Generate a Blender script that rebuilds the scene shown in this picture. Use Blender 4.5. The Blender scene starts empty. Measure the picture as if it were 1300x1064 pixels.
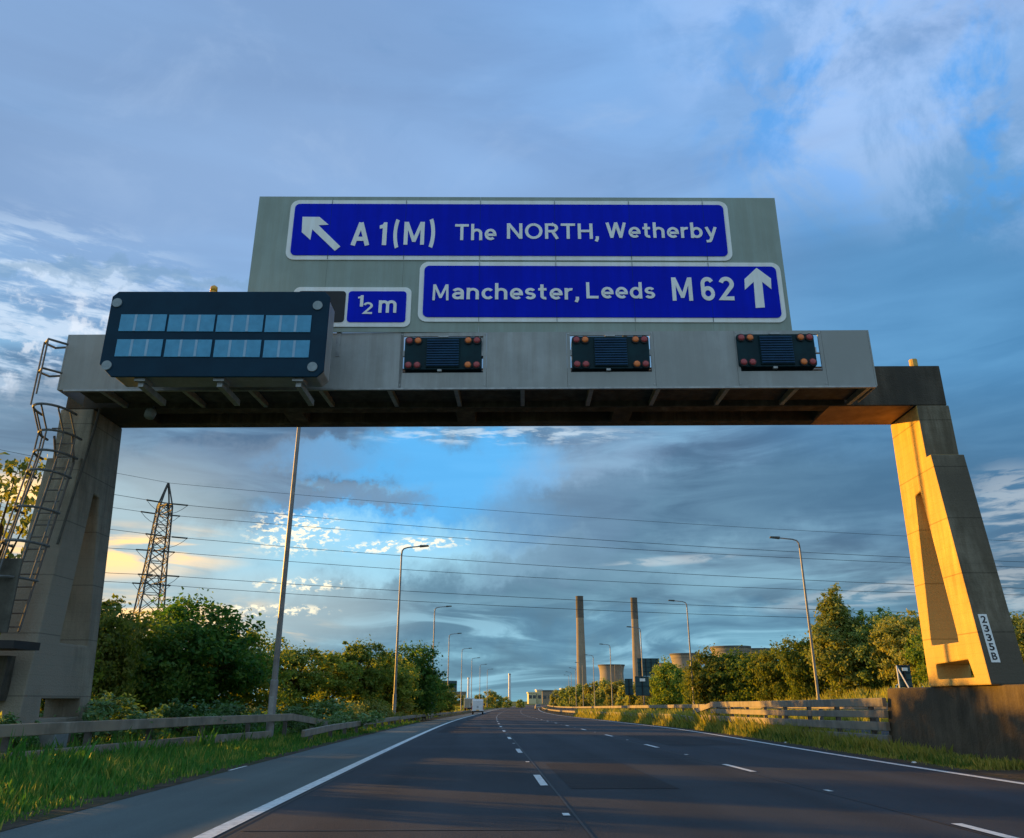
import bpy, math, random
from mathutils import Vector, Matrix
from mathutils.geometry import tessellate_polygon
random.seed(7)
R = math.radians
scene = bpy.context.scene
col = scene.collection

# ------------------------------------------------------------------ camera numbers
FPX, CX, CY = 1050.0, 650.0, 487.5
TH = math.atan(402.5 / FPX)
PS = 0.0311
CAMZ = 1.2
Fv = Vector((math.sin(PS)*math.cos(TH), math.cos(PS)*math.cos(TH), math.sin(TH)))
Rv = Vector((math.cos(PS), -math.sin(PS), 0))
Uv = Rv.cross(Fv)
def ray(px, py):
    return Fv*FPX + Rv*(px-CX) + Uv*(CY-py)
def W(px, py, Y):
    r = ray(px, py); t = Y / r.y
    return Vector((r.x*t, Y, CAMZ + r.z*t))
def G(px, py, z=0.0):
    r = ray(px, py); t = (z-CAMZ)/r.z
    return Vector((r.x*t, r.y*t, z))

# ------------------------------------------------------------------ materials
def nmat(name):
    m = bpy.data.materials.new(name); m.use_nodes = True
    nt = m.node_tree
    return m, nt, nt.nodes, nt.links, nt.nodes['Principled BSDF']
def surf(name, c1, c2=None, rough=.7, metal=0.0, scale=3.0, bump=0.0, bscale=40.0, spec=.4, streak=0.0, c3=None, lo=.35, hi=.65, stretch=None, joint=0):
    m, nt, N, L, B = nmat(name)
    B.inputs['Roughness'].default_value = rough
    B.inputs['Metallic'].default_value = metal
    B.inputs['Specular IOR Level'].default_value = spec
    tc = N.new('ShaderNodeTexCoord')
    if c2 is None:
        c2 = tuple(v*.8 for v in c1)
    mp = N.new('ShaderNodeMapping'); L.new(tc.outputs['Object'], mp.inputs[0])
    if stretch: mp.inputs['Scale'].default_value = stretch
    n = N.new('ShaderNodeTexNoise'); n.inputs['Scale'].default_value = scale
    n.inputs['Detail'].default_value = 8; n.inputs['Roughness'].default_value = .62
    L.new(mp.outputs[0], n.inputs['Vector'])
    rp = N.new('ShaderNodeValToRGB')
    rp.color_ramp.elements[0].position = lo; rp.color_ramp.elements[1].position = hi
    rp.color_ramp.elements[0].color = (*c2, 1); rp.color_ramp.elements[1].color = (*c1, 1)
    L.new(n.outputs[0], rp.inputs[0])
    out = rp.outputs[0]
    if streak:
        mp2 = N.new('ShaderNodeMapping'); mp2.inputs['Scale'].default_value = (1, 1, .07)
        L.new(tc.outputs['Object'], mp2.inputs[0])
        n2 = N.new('ShaderNodeTexNoise'); n2.inputs['Scale'].default_value = 4.5; n2.inputs['Detail'].default_value = 7
        n2.inputs['Roughness'].default_value = .7
        L.new(mp2.outputs[0], n2.inputs['Vector'])
        r2 = N.new('ShaderNodeValToRGB'); r2.color_ramp.elements[0].position = .42; r2.color_ramp.elements[1].position = .62
        v = 1-streak
        r2.color_ramp.elements[0].color = (v, v*.97, v*.93, 1); r2.color_ramp.elements[1].color = (1, 1, 1, 1)
        L.new(n2.outputs[0], r2.inputs[0])
        mx = N.new('ShaderNodeMix'); mx.data_type = 'RGBA'; mx.blend_type = 'MULTIPLY'; mx.inputs[0].default_value = 1
        L.new(out, mx.inputs[6]); L.new(r2.outputs[0], mx.inputs[7]); out = mx.outputs[2]
    if c3 is not None:
        n3 = N.new('ShaderNodeTexNoise'); n3.inputs['Scale'].default_value = scale*.23; n3.inputs['Detail'].default_value = 5
        L.new(tc.outputs['Object'], n3.inputs['Vector'])
        r3 = N.new('ShaderNodeValToRGB'); r3.color_ramp.elements[0].position = .48; r3.color_ramp.elements[1].position = .66
        r3.color_ramp.elements[0].color = (0, 0, 0, 1); r3.color_ramp.elements[1].color = (1, 1, 1, 1)
        L.new(n3.outputs[0], r3.inputs[0])
        mx = N.new('ShaderNodeMix'); mx.data_type = 'RGBA'
        L.new(r3.outputs[0], mx.inputs[0]); L.new(out, mx.inputs[6]); mx.inputs[7].default_value = (*c3, 1); out = mx.outputs[2]
    if joint:     # shutter-board lift lines and board marks left by the formwork
        sp = N.new('ShaderNodeSeparateXYZ'); L.new(tc.outputs['Object'], sp.inputs[0])
        pp_ = N.new('ShaderNodeMath'); pp_.operation = 'PINGPONG'; L.new(sp.outputs[2], pp_.inputs[0]); pp_.inputs[1].default_value = joint/2
        rj = N.new('ShaderNodeMapRange'); L.new(pp_.outputs[0], rj.inputs[0]); rj.inputs[1].default_value = .004; rj.inputs[2].default_value = .02; rj.inputs[3].default_value = .62; rj.inputs[4].default_value = 1
        p2_ = N.new('ShaderNodeMath'); p2_.operation = 'PINGPONG'; L.new(sp.outputs[2], p2_.inputs[0]); p2_.inputs[1].default_value = joint/12
        r2j = N.new('ShaderNodeMapRange'); L.new(p2_.outputs[0], r2j.inputs[0]); r2j.inputs[1].default_value = .0; r2j.inputs[2].default_value = .012; r2j.inputs[3].default_value = .90; r2j.inputs[4].default_value = 1
        ml = N.new('ShaderNodeMath'); ml.operation = 'MULTIPLY'; L.new(rj.outputs[0], ml.inputs[0]); L.new(r2j.outputs[0], ml.inputs[1])
        cj = N.new('ShaderNodeCombineColor'); [L.new(ml.outputs[0], cj.inputs[q_]) for q_ in range(3)]
        mx = N.new('ShaderNodeMix'); mx.data_type = 'RGBA'; mx.blend_type = 'MULTIPLY'; mx.inputs[0].default_value = 1
        L.new(out, mx.inputs[6]); L.new(cj.outputs[0], mx.inputs[7]); out = mx.outputs[2]
    L.new(out, B.inputs['Base Color'])
    if bump:
        nb = N.new('ShaderNodeTexNoise'); nb.inputs['Scale'].default_value = bscale; nb.inputs['Detail'].default_value = 6
        L.new(tc.outputs['Object'], nb.inputs['Vector'])
        bp = N.new('ShaderNodeBump'); bp.inputs['Strength'].default_value = bump; bp.inputs['Distance'].default_value = .03
        L.new(nb.outputs[0], bp.inputs['Height']); L.new(bp.outputs[0], B.inputs['Normal'])
    return m
def math_r(N, L, o):
    a = N.new('ShaderNodeMath'); a.operation = 'MULTIPLY'; a.inputs[1].default_value = 7.31; L.new(o, a.inputs[0])
    b = N.new('ShaderNodeMath'); b.operation = 'FRACT'; L.new(a.outputs[0], b.inputs[0]); return b.outputs[0]
def leafmat(name, cols, trans=.35):
    m, nt, N, L, B = nmat(name)
    g = N.new('ShaderNodeNewGeometry')
    rp = N.new('ShaderNodeValToRGB')
    el = rp.color_ramp.elements
    el[0].position = 0; el[0].color = (*cols[0], 1); el[1].position = 1; el[1].color = (*cols[-1], 1)
    for i, c in enumerate(cols[1:-1]):
        e = el.new((i+1)/(len(cols)-1)); e.color = (*c, 1)
    L.new(g.outputs['Random Per Island'], rp.inputs[0])
    oi = N.new('ShaderNodeObjectInfo')
    hs = N.new('ShaderNodeHueSaturation')
    mr = N.new('ShaderNodeMapRange'); mr.inputs[3].default_value = .75; mr.inputs[4].default_value = 1.25
    L.new(oi.outputs['Random'], mr.inputs[0]); mr2 = N.new('ShaderNodeMapRange'); mr2.inputs[3].default_value = .475; mr2.inputs[4].default_value = .525; L.new(math_r(N, L, oi.outputs['Random']), mr2.inputs[0]); L.new(mr2.outputs[0], hs.inputs['Hue']); L.new(mr.outputs[0], hs.inputs['Value']); L.new(rp.outputs[0], hs.inputs['Color'])
    L.new(hs.outputs[0], B.inputs['Base Color']); B.inputs['Roughness'].default_value = .6
    B.inputs['Specular IOR Level'].default_value = .25
    t = N.new('ShaderNodeBsdfTranslucent'); 
    h2 = N.new('ShaderNodeMix'); h2.data_type='RGBA'; h2.blend_type='MULTIPLY'; h2.inputs[0].default_value=1
    L.new(hs.outputs[0], h2.inputs[6]); h2.inputs[7].default_value=(1.5,1.35,.6,1)
    L.new(h2.outputs[2], t.inputs[0])
    ms = N.new('ShaderNodeMixShader'); ms.inputs[0].default_value = trans
    L.new(B.outputs[0], ms.inputs[1]); L.new(t.outputs[0], ms.inputs[2])
    L.new(ms.outputs[0], N['Material Output'].inputs['Surface'])
    return m

M = {}
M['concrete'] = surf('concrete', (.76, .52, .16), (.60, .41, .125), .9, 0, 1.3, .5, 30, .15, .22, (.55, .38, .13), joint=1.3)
M['concrete_dark'] = surf('dark_concrete', (.34, .315, .24), (.20, .185, .145), .92, 0, 1.1, .6, 26, .2, .28, (.27, .25, .20), joint=1.3)  # greyer and darker than the right leg's concrete, with streaks
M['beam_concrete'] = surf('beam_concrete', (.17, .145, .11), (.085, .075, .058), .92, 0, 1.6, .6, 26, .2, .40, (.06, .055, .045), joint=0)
M['steel_panel'] = surf('brushed_panel', (.42, .44, .435), (.33, .35, .345), .55, .1, 1.3, .08, 12, .4, .16, (.29, .305, .29))
M['girder'] = surf('girder_paint', (.12, .12, .10), (.06, .06, .05), .8, 0, 3, .2, 20, .3, .3)
M['sunsoffit'] = surf('sunlit_soffit', (.42, .27, .13), (.26, .16, .08), .9, 0, 2, .3, 20, .2)
M['galv'] = surf('galvanised_steel', (.42, .43, .42), (.28, .29, .29), .5, .6, 6, .1, 30, .5)
M['board'] = surf('sign_backing_grey', (.31, .38, .34), (.27, .335, .30), .55, .05, .9, .03, 9, .4, .08)
M['blue'] = surf('motorway_blue', (.0015, .016, .60), (.0015, .012, .52), .6, 0, .7, 0, 9, .08, .06)
M['white'] = surf('retro_white', (.90, .93, .92), (.84, .87, .86), .4, 0, 2, 0, 9, .4, .06)
M['black'] = surf('sign_black', (.012, .014, .016), (.008, .009, .01), .5)
M['vms'] = surf('message_sign_casing', (.003, .034, .065), (.002, .025, .05), .5, 0, 1.5, .04, 40, .15)
M['cell'] = surf('display_cell', (.08, .36, .58), (.06, .29, .48), .35, 0, 5, 0, 40, .4)
M['cellstrip'] = surf('display_strip', (.30, .50, .66), (.24, .42, .58), .35)
M['disc'] = surf('lamp_disc', (.30, .36, .38), (.22, .27, .29), .3, 0, 9)
M['sigface'] = surf('signal_face', (.006, .035, .045), (.004, .022, .030), .5, spec=.15)
M['sigslat'] = surf('signal_slat', (.008, .06, .14), (.006, .04, .10), .4, spec=.2)
M['amber'] = surf('amber_lens', (.85, .24, .05), (.7, .16, .05), .25, 0, 20)
M['redlens'] = surf('red_lens', (.45, .08, .07), (.32, .05, .07), .25, 0, 20)
M['beacon'] = surf('beacon_lens', (.85, .42, .04), (.7, .3, .03), .2)
M['paint'] = surf('road_paint', (.72, .74, .72), (.42, .43, .43), .7, 0, 9, .2, 60, .3, 0, None, .3, .55)
M['steelgrey'] = surf('barrier_steel', (.34, .305, .245), (.22, .195, .155), .75, .0, 2.5, .1, 30, .3, .2, (.31, .26, .19))
M['barrier_post'] = surf('barrier_post_steel', (.16, .15, .135), (.09, .085, .075), .8, .1, 4)
M['cagepaint'] = surf('cage_paint', (.16, .17, .17), (.09, .10, .10), .7, .1, 6)
M['pole'] = surf('lamp_column_steel', (.34, .34, .33), (.22, .22, .22), .55, .35, 3, 0, 30, .5, .2)
M['pylon'] = surf('pylon_steel', (.10, .095, .09), (.05, .048, .045), .7, .3, 1)
M['wire'] = surf('wire', (.045, .05, .055), (.035, .04, .045), .6, .3)
M['signback'] = surf('sign_back_green', (.028, .08, .09), (.02, .06, .068), .6, 0, 2)
M['chimney'] = surf('chimney_concrete', (.33, .27, .20), (.26, .21, .155), .9, 0, .05, 0, 30, .2)
M['chimneytop'] = surf('chimney_top_soot', (.16, .14, .12), (.09, .08, .07), .9, 0, .05)
M['tower'] = surf('cooling_concrete', (.36, .31, .25), (.27, .23, .18), .9, 0, .03, 0, 30, .2, 0, (.20, .17, .14))
M['towerrim'] = surf('cooling_rim', (.13, .13, .12), (.09, .09, .085), .9, 0, .05)
M['yellowbox'] = surf('cream_cladding', (.72, .62, .38), (.62, .52, .30), .8, 0, .1)
M['greyroof'] = surf('roof_sheet', (.16, .16, .15), (.11, .11, .10), .7, 0, .1)
M['whitepaint'] = surf('white_paint', (.74, .75, .76), (.66, .67, .68), .35, 0, 2)
M['glass'] = surf('dark_glass', (.02, .03, .035), (.015, .02, .025), .1, 0, 2, 0, 30, .8)
M['tyre'] = surf('rubber', (.02, .02, .02), (.013, .013, .013), .9)
M['taillight'] = surf('tail_lens', (.45, .02, .015), (.35, .015, .01), .3)
M['brownpaint'] = surf('silver_brown_paint', (.38, .33, .27), (.32, .27, .22), .35, .3)
M['bark'] = surf('bark', (.10, .07, .045), (.05, .035, .022), .95, 0, 5, .5, 20, .1)
M['stone'] = surf('stone', (.30, .26, .2), (.14, .12, .09), .95, 0, 9, .5, 20, .1)
M['litter'] = surf('litter_white', (.7, .74, .72), (.5, .56, .56), .6, 0, 9)
M['leafA'] = leafmat('leaf_dark', [(.03, .09, .02), (.07, .155, .03), (.15, .21, .035), (.045, .12, .022)], .5)
M['leafB'] = leafmat('leaf_mid', [(.07, .14, .025), (.15, .23, .04), (.26, .29, .05), (.09, .165, .03)], .5)
M['leafC'] = leafmat('leaf_pale', [(.12, .19, .045), (.24, .31, .08), (.38, .39, .12), (.15, .22, .05)], .45)
M['leafD'] = leafmat('leaf_bramble', [(.05, .12, .04), (.10, .20, .06), (.17, .28, .14), (.06, .14, .05)], .3)
M['grassG'] = leafmat('grass_green', [(.04, .13, .02), (.07, .20, .03), (.13, .23, .04), (.05, .15, .03)], .3)
M['grassY'] = leafmat('grass_yellow', [(.15, .20, .035), (.25, .29, .06), (.38, .36, .09), (.17, .22, .04)], .4)

def asphalt(name, c, c2, bump=.5):
    m, nt, N, L, B = nmat(name)
    tc = N.new('ShaderNodeTexCoord')
    n1 = N.new('ShaderNodeTexNoise'); n1.inputs['Scale'].default_value = 55; n1.inputs['Detail'].default_value = 4
    L.new(tc.outputs['Object'], n1.inputs['Vector'])
    mp = N.new('ShaderNodeMapping'); mp.inputs['Scale'].default_value = (1.1, .045, 1)
    L.new(tc.outputs['Object'], mp.inputs[0])
    n2 = N.new('ShaderNodeTexNoise'); n2.inputs['Scale'].default_value = 1.6; n2.inputs['Detail'].default_value = 6
    L.new(mp.outputs[0], n2.inputs['Vector'])
    n3 = N.new('ShaderNodeTexNoise'); n3.inputs['Scale'].default_value = .35; n3.inputs['Detail'].default_value = 7
    L.new(tc.outputs['Object'], n3.inputs['Vector'])
    a = N.new('ShaderNodeMath'); a.operation = 'ADD'; L.new(n1.outputs[0], a.inputs[0]); L.new(n2.outputs[0], a.inputs[1])
    b = N.new('ShaderNodeMath'); b.operation = 'ADD'; L.new(a.outputs[0], b.inputs[0]); L.new(n3.outputs[0], b.inputs[1])
    sx = N.new('ShaderNodeSeparateXYZ'); L.new(tc.outputs['Object'], sx.inputs[0])
    t1 = N.new('ShaderNodeMath'); t1.operation = 'MULTIPLY_ADD'; L.new(sx.outputs[0], t1.inputs[0]); t1.inputs[1].default_value = 2*math.pi/1.86; t1.inputs[2].default_value = 2*math.pi*.47
    t2 = N.new('ShaderNodeMath'); t2.operation = 'SINE'; L.new(t1.outputs[0], t2.inputs[0])
    t3 = N.new('ShaderNodeMath'); t3.operation = 'MULTIPLY_ADD'; L.new(t2.outputs[0], t3.inputs[0]); t3.inputs[1].default_value = .13; L.new(b.outputs[0], t3.inputs[2])
    d = N.new('ShaderNodeMath'); d.operation = 'DIVIDE'; L.new(t3.outputs[0], d.inputs[0]); d.inputs[1].default_value = 3
    rp = N.new('ShaderNodeValToRGB'); rp.color_ramp.elements[0].position = .38; rp.color_ramp.elements[1].position = .62
    rp.color_ramp.elements[0].color = (*c2, 1); rp.color_ramp.elements[1].color = (*c, 1)
    L.new(d.outputs[0], rp.inputs[0]); L.new(rp.outputs[0], B.inputs['Base Color'])
    B.inputs['Roughness'].default_value = .85; B.inputs['Specular IOR Level'].default_value = .25
    bp = N.new('ShaderNodeBump'); bp.inputs['Strength'].default_value = bump; bp.inputs['Distance'].default_value = .02
    L.new(n1.outputs[0], bp.inputs['Height']); L.new(bp.outputs[0], B.inputs['Normal'])
    return m
M['asphalt'] = asphalt('asphalt_lanes', (.043, .050, .060), (.022, .026, .032))
M['asphalt_shoulder'] = asphalt('asphalt_shoulder', (.115, .145, .140), (.08, .10, .098))
M['ground'] = surf('rough_grass_ground', (.15, .18, .035), (.06, .09, .02), .95, 0, .6, .8, 7, .1, 0, (.17, .16, .05))
M['soil'] = surf('verge_soil', (.10, .08, .055), (.045, .038, .028), .95, 0, 3, .9, 14, .1, 0, (.05, .06, .025))

# ------------------------------------------------------------------ mesh helper
class MB:
    def __init__(s): s.v = []; s.f = []
    def quad(s, a, b, c, d):
        n = len(s.v); s.v += [tuple(a), tuple(b), tuple(c), tuple(d)]; s.f.append((n, n+1, n+2, n+3))
    def box(s, x0, y0, z0, x1, y1, z1):
        n = len(s.v)
        s.v += [(x0,y0,z0),(x1,y0,z0),(x1,y1,z0),(x0,y1,z0),(x0,y0,z1),(x1,y0,z1),(x1,y1,z1),(x0,y1,z1)]
        for f in ((0,3,2,1),(4,5,6,7),(0,1,5,4),(1,2,6,5),(2,3,7,6),(3,0,4,7)): s.f.append(tuple(n+i for i in f))
    def hexa(s, pts):   # 8 points, bottom 4 then top 4
        n = len(s.v); s.v += [tuple(p) for p in pts]
        for f in ((0,3,2,1),(4,5,6,7),(0,1,5,4),(1,2,6,5),(2,3,7,6),(3,0,4,7)): s.f.append(tuple(n+i for i in f))
    def tube(s, pts, r, k=8, cap=True):
        pts = [Vector(p) for p in pts]
        rr = r if isinstance(r, (list, tuple)) else [r]*len(pts)
        base = len(s.v); prev = None
        for i, p in enumerate(pts):
            if i == 0: t = pts[1]-p
            elif i == len(pts)-1: t = p-pts[i-1]
            else: t = (pts[i+1]-pts[i-1])
            t.normalize()
            if prev is None:
                a = Vector((0,0,1)) if abs(t.z) < .9 else Vector((1,0,0))
                u = t.cross(a).normalized()
            else:
                u = (prev - t*prev.dot(t)).normalized()
            prev = u; w = t.cross(u)
            for j in range(k):
                an = 2*math.pi*j/k
                s.v.append(tuple(p + (u*math.cos(an)+w*math.sin(an))*rr[i]))
        for i in range(len(pts)-1):
            for j in range(k):
                a = base+i*k+j; b = base+i*k+(j+1)%k
                s.f.append((a, b, b+k, a+k))
        if cap:
            s.f.append(tuple(base+j for j in reversed(range(k))))
            s.f.append(tuple(base+(len(pts)-1)*k+j for j in range(k)))
    def bar(s, p, q, w, h=None):     # rectangular bar
        p = Vector(p); q = Vector(q); h = h or w
        t = (q-p).normalized(); a = Vector((0,0,1)) if abs(t.z) < .95 else Vector((0,1,0))
        u = t.cross(a).normalized()*(w/2); v = u.cross(t).normalized()*(h/2)
        s.hexa([p-u-v, p+u-v, p+u+v, p-u+v, q-u-v, q+u-v, q+u+v, q-u+v])
    def sweep(s, pts, w, z0, z1):    # rail: pts (x,y,zbase); vertical slab
        n0 = len(s.v); m = len(pts)
        z0 = z0 if isinstance(z0, list) else [z0]*m; z1 = z1 if isinstance(z1, list) else [z1]*m
        for i, p in enumerate(pts):
            a = Vector(pts[max(i-1,0)][:2]); b = Vector(pts[min(i+1,m-1)][:2]); t = (b-a).normalized()
            nx, ny = t.y*w/2, -t.x*w/2
            c = .25*(z1[i]-z0[i])
            prof = [(-1,z0[i]),(-1,z1[i]),(1,z1[i]),(1,z1[i]-c*.0),(1,z0[i])]
            for sgn, z in ((-1,z0[i]),(-1,z1[i]),(1,z1[i]),(1,z0[i])):
                s.v.append((p[0]+nx*sgn, p[1]+ny*sgn, p[2]+z))
        for i in range(m-1):
            for j in range(4):
                a = n0+i*4+j; b = n0+i*4+(j+1)%4
                s.f.append((a, b, b+4, a+4))
        s.f.append((n0, n0+3, n0+2, n0+1)); e = n0+(m-1)*4; s.f.append((e, e+1, e+2, e+3))
    def prism(s, outer, holes, to3, d0, d1):    # 2-D polygon (with holes), extruded between d0 and d1
        loops = [outer]+list(holes)
        tris = tessellate_polygon([[Vector((a, b, 0)) for a, b in l] for l in loops])
        flat = [p for l in loops for p in l]
        n = len(s.v); k = len(flat)
        s.v += [tuple(to3(a, b, d0)) for a, b in flat] + [tuple(to3(a, b, d1)) for a, b in flat]
        for t in tris:
            s.f.append((n+t[0], n+t[1], n+t[2])); s.f.append((n+k+t[2], n+k+t[1], n+k+t[0]))
        o = 0
        for l in loops:
            for i in range(len(l)):
                a = n+o+i; b = n+o+(i+1) % len(l)
                s.f.append((a, b, b+k, a+k))
            o += len(l)
    def disc(s, c, r, axis, d, k=20):
        a = Vector(axis)*d; s.tube([Vector(c), Vector(c)+a], r, k)
    def build(s, name, mat, parent=None, origin=None, bevel=0, smooth=False, ang=None):
        me = bpy.data.meshes.new(name)
        o = bpy.data.objects.new(name, me); col.objects.link(o)
        if parent is not None:
            rt = parent
            while rt.parent: rt = rt.parent
            org = rt.location; o.parent = parent
        else:
            org = Vector(origin) if origin is not None else Vector((0,0,0)); o.location = org
        me.from_pydata([(x-org[0], y-org[1], z-org[2]) for x, y, z in s.v], [], s.f)
        import bmesh
        if len(s.f) < 30000:
            bm = bmesh.new(); bm.from_mesh(me); bmesh.ops.recalc_face_normals(bm, faces=bm.faces); bm.to_mesh(me); bm.free()
        me.materials.append(mat)
        if smooth:
            for p in me.polygons: p.use_smooth = True
            if ang: me.set_sharp_from_angle(angle=R(ang))
        if bevel:
            b = o.modifiers.new('bevel', 'BEVEL'); b.width = bevel; b.segments = 2; b.limit_method = 'ANGLE'; b.angle_limit = R(35)
        return o
def tag(o, label=None, cat=None, group=None, kind=None):
    if label: o['label'] = label
    if cat: o['category'] = cat
    if group: o['group'] = group
    if kind: o['kind'] = kind
    return o
def thing(name, label, cat, loc, group=None, rz=0):
    o = bpy.data.objects.new(name, None); col.objects.link(o); o.location = loc; o.rotation_euler.z = rz
    o.empty_display_size = .3
    return tag(o, label, cat, group)
def copy_tree(o, parent=None):
    c = o.copy(); col.objects.link(c); c.parent = parent
    for ch in [x for x in bpy.data.objects if x.parent == o]: copy_tree(ch, c)
    return c
def text_mesh(body, x0, x1, z0, z1, y, off=0.0, ext=.004, ref=None):
    """lettering in a plane facing -Y; z0..z1 is the height of the reference character"""
    def mk(b, o_):
        cu = bpy.data.curves.new('t', 'FONT'); cu.body = b; cu.size = 1; cu.offset = o_; cu.extrude = 0; cu.resolution_u = 6
        ob = bpy.data.objects.new('t', cu); col.objects.link(ob)
        bpy.context.view_layer.update()
        me = bpy.data.meshes.new_from_object(ob.evaluated_get(bpy.context.evaluated_depsgraph_get()))
        vs = [v.co.copy() for v in me.vertices]; fs = [tuple(p.vertices) for p in me.polygons]
        bpy.data.objects.remove(ob); bpy.data.curves.remove(cu); bpy.data.meshes.remove(me)
        return vs, fs
    vs, fs = mk(body, off)
    rv = mk(ref, off)[0] if ref else vs
    ry0 = min(v.y for v in rv); ry1 = max(v.y for v in rv)
    xa = min(v.x for v in vs); xb = max(v.x for v in vs)
    sx = (x1-x0)/(xb-xa); sz = (z1-z0)/(ry1-ry0)
    mb = MB(); mb.v = [(x0+(v.x-xa)*sx, y, z0+(v.y-ry0)*sz) for v in vs]; mb.f = list(fs)
    # give it a real thickness: extrude each boundary
    n = len(mb.v); cnt = {}
    for f in mb.f:
        for i in range(len(f)):
            e = (f[i], f[(i+1) % len(f)]); cnt[e] = 1
    mb.v += [(a, b+ext, c) for a, b, c in mb.v]
    for e in list(cnt):
        if (e[1], e[0]) not in cnt: mb.f.append((e[1], e[0], e[0]+n, e[1]+n))
    return mb

# ------------------------------------------------------------------ terrain / road geometry
def off(Y):
    if Y < 40: return 0.0
    if Y < 700: return (Y-40)**2/8000.0
    return 660**2/8000.0 + (Y-700)*660/4000.0
def dip(Y): return -1.2*(1-math.exp(-(max(Y, 0)/130.0)**2))
def ss(a, b, x):
    t = min(1, max(0, (x-a)/(b-a))); return t*t*(3-2*t)
def gz(u, Y):        # ground height at lateral u from road line
    z = dip(Y)
    z += 2.1*ss(23, 33, u)*(1-ss(250, 500, Y)) if u > 0 else .35*ss(6, 12, -u)
    return z
def rp(u, Y, dz=0): return (u+off(Y), Y, gz(u, Y)+dz)
def strip(name, u0, u1, Ys, dz, mat, label=None, nu=1):
    mb = MB()
    for Y in Ys:
        for k in range(nu+1):
            a = u0(Y) if callable(u0) else u0; b = u1(Y) if callable(u1) else u1
            u = a+(b-a)*k/nu
            mb.v.append((u+off(Y), Y, dip(Y)+dz))
    for i in range(len(Ys)-1):
        for k in range(nu):
            a = i*(nu+1)+k; mb.f.append((a, a+1, a+nu+2, a+nu+1))
    o = mb.build(name, mat); tag(o, kind='structure')
    return o
Ys = [-12+3*i for i in range(0, 60)]; Ys += [168+8*i for i in range(1, 90)]
rightline = lambda Y: 8.45 + 1.45*ss(14, 50, Y)
us = [-2500,-1200,-600,-300,-150,-80,-50,-30,-20,-16,-12,-10,-8,-7,-6,-5,-3,0,3,6,9,11,13,15,18,21,23,25,27,29,31,33,36,40,50,70,110,180,300,600,1200,2500]
gY = [-60,-30,-15]+[5*i for i in range(-2,60)]+[300,320,350,400,450,500,600,700,900,1200,1600,2200,3000,4500]
mb = MB()
for Y in gY:
    for u in us: mb.v.append((u+off(Y), Y, gz(u, Y)-.03))
nu = len(us)
for i in range(len(gY)-1):
    for k in range(nu-1):
        a = i*nu+k; mb.f.append((a, a+1, a+nu+1, a+nu))
tag(mb.build('ground', M['ground'], smooth=True), kind='structure')
strip('road', -2.6, lambda Y: rightline(Y)+.35, Ys, 0, M['asphalt'], nu=4)
strip('hard_shoulder', -4.75, -2.6, Ys, .0, M['asphalt_shoulder'])
strip('opposite_road', 14.0, 22.0, [y for y in Ys if y < 360], 0, M['asphalt'], nu=2)
strip('verge_soil', -5.9, -4.75, Ys, .004, M['soil'])
strip('median_soil', lambda Y: rightline(Y)+.35, lambda Y: 11.9, Ys, .004, M['soil'], nu=3)
# road markings
def marks():
    mb = MB()
    def seg(u0, u1, Y0, Y1, dz=.008):
        nonlocal mb
        n = max(1, int((Y1-Y0)/4))
        for i in range(n):
            a = Y0+(Y1-Y0)*i/n; b = Y0+(Y1-Y0)*(i+1)/n
            f = lambda u, Y: ((u(Y) if callable(u) else u)+off(Y), Y, dip(Y)+dz)
            mb.quad(f(u0, a), f(u1, a), f(u1, b), f(u0, b))
    seg(-2.72, -2.54, -10, 500)
    seg(lambda Y: rightline(Y)-.09, lambda Y: rightline(Y)+.07, -10, 500)
    for k in range(-1, 50):
        seg(.87, .99, 6+9*k-1, 6+9*k+1)
        seg(4.90, 5.02, 8.6+9*k-1, 8.6+9*k+1)
        seg(.90, .98, 10.5+9*k-.12, 10.5+9*k+.1)
        seg(4.93, 5.01, 13.1+9*k-.12, 13.1+9*k+.1)
    seg(-4.79, -4.73, 17.2, 18.4)
    tag(mb.build('road_markings', M['paint']), kind='structure')
    mb = MB()
    seg(1.02, 1.05, -10, 300, .005); seg(4.83, 4.86, -10, 300, .005); seg(-2.50, -2.47, -10, 300, .005)
    for y_, a_, b_ in ((9.3,-2.4,.8),(31,-2.4,9),(57,-2.4,9.5),(20.5,1.1,4.8)): seg(a_, b_, y_, y_+.05, .005)
    tag(mb.build('road_joints', surf('bitumen_joint', (.012,.012,.013), (.02,.02,.02), .6)), kind='structure')
    mb = MB()
    seg(1.3, 2.9, 13.5, 19, .004); seg(5.6, 8.0, 27, 36, .004); seg(-2.1, -.2, 40, 52, .004)
    tag(mb.build('road_patches', asphalt('asphalt_patch', (.028,.028,.031), (.017,.017,.02))), kind='structure')
marks()

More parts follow.
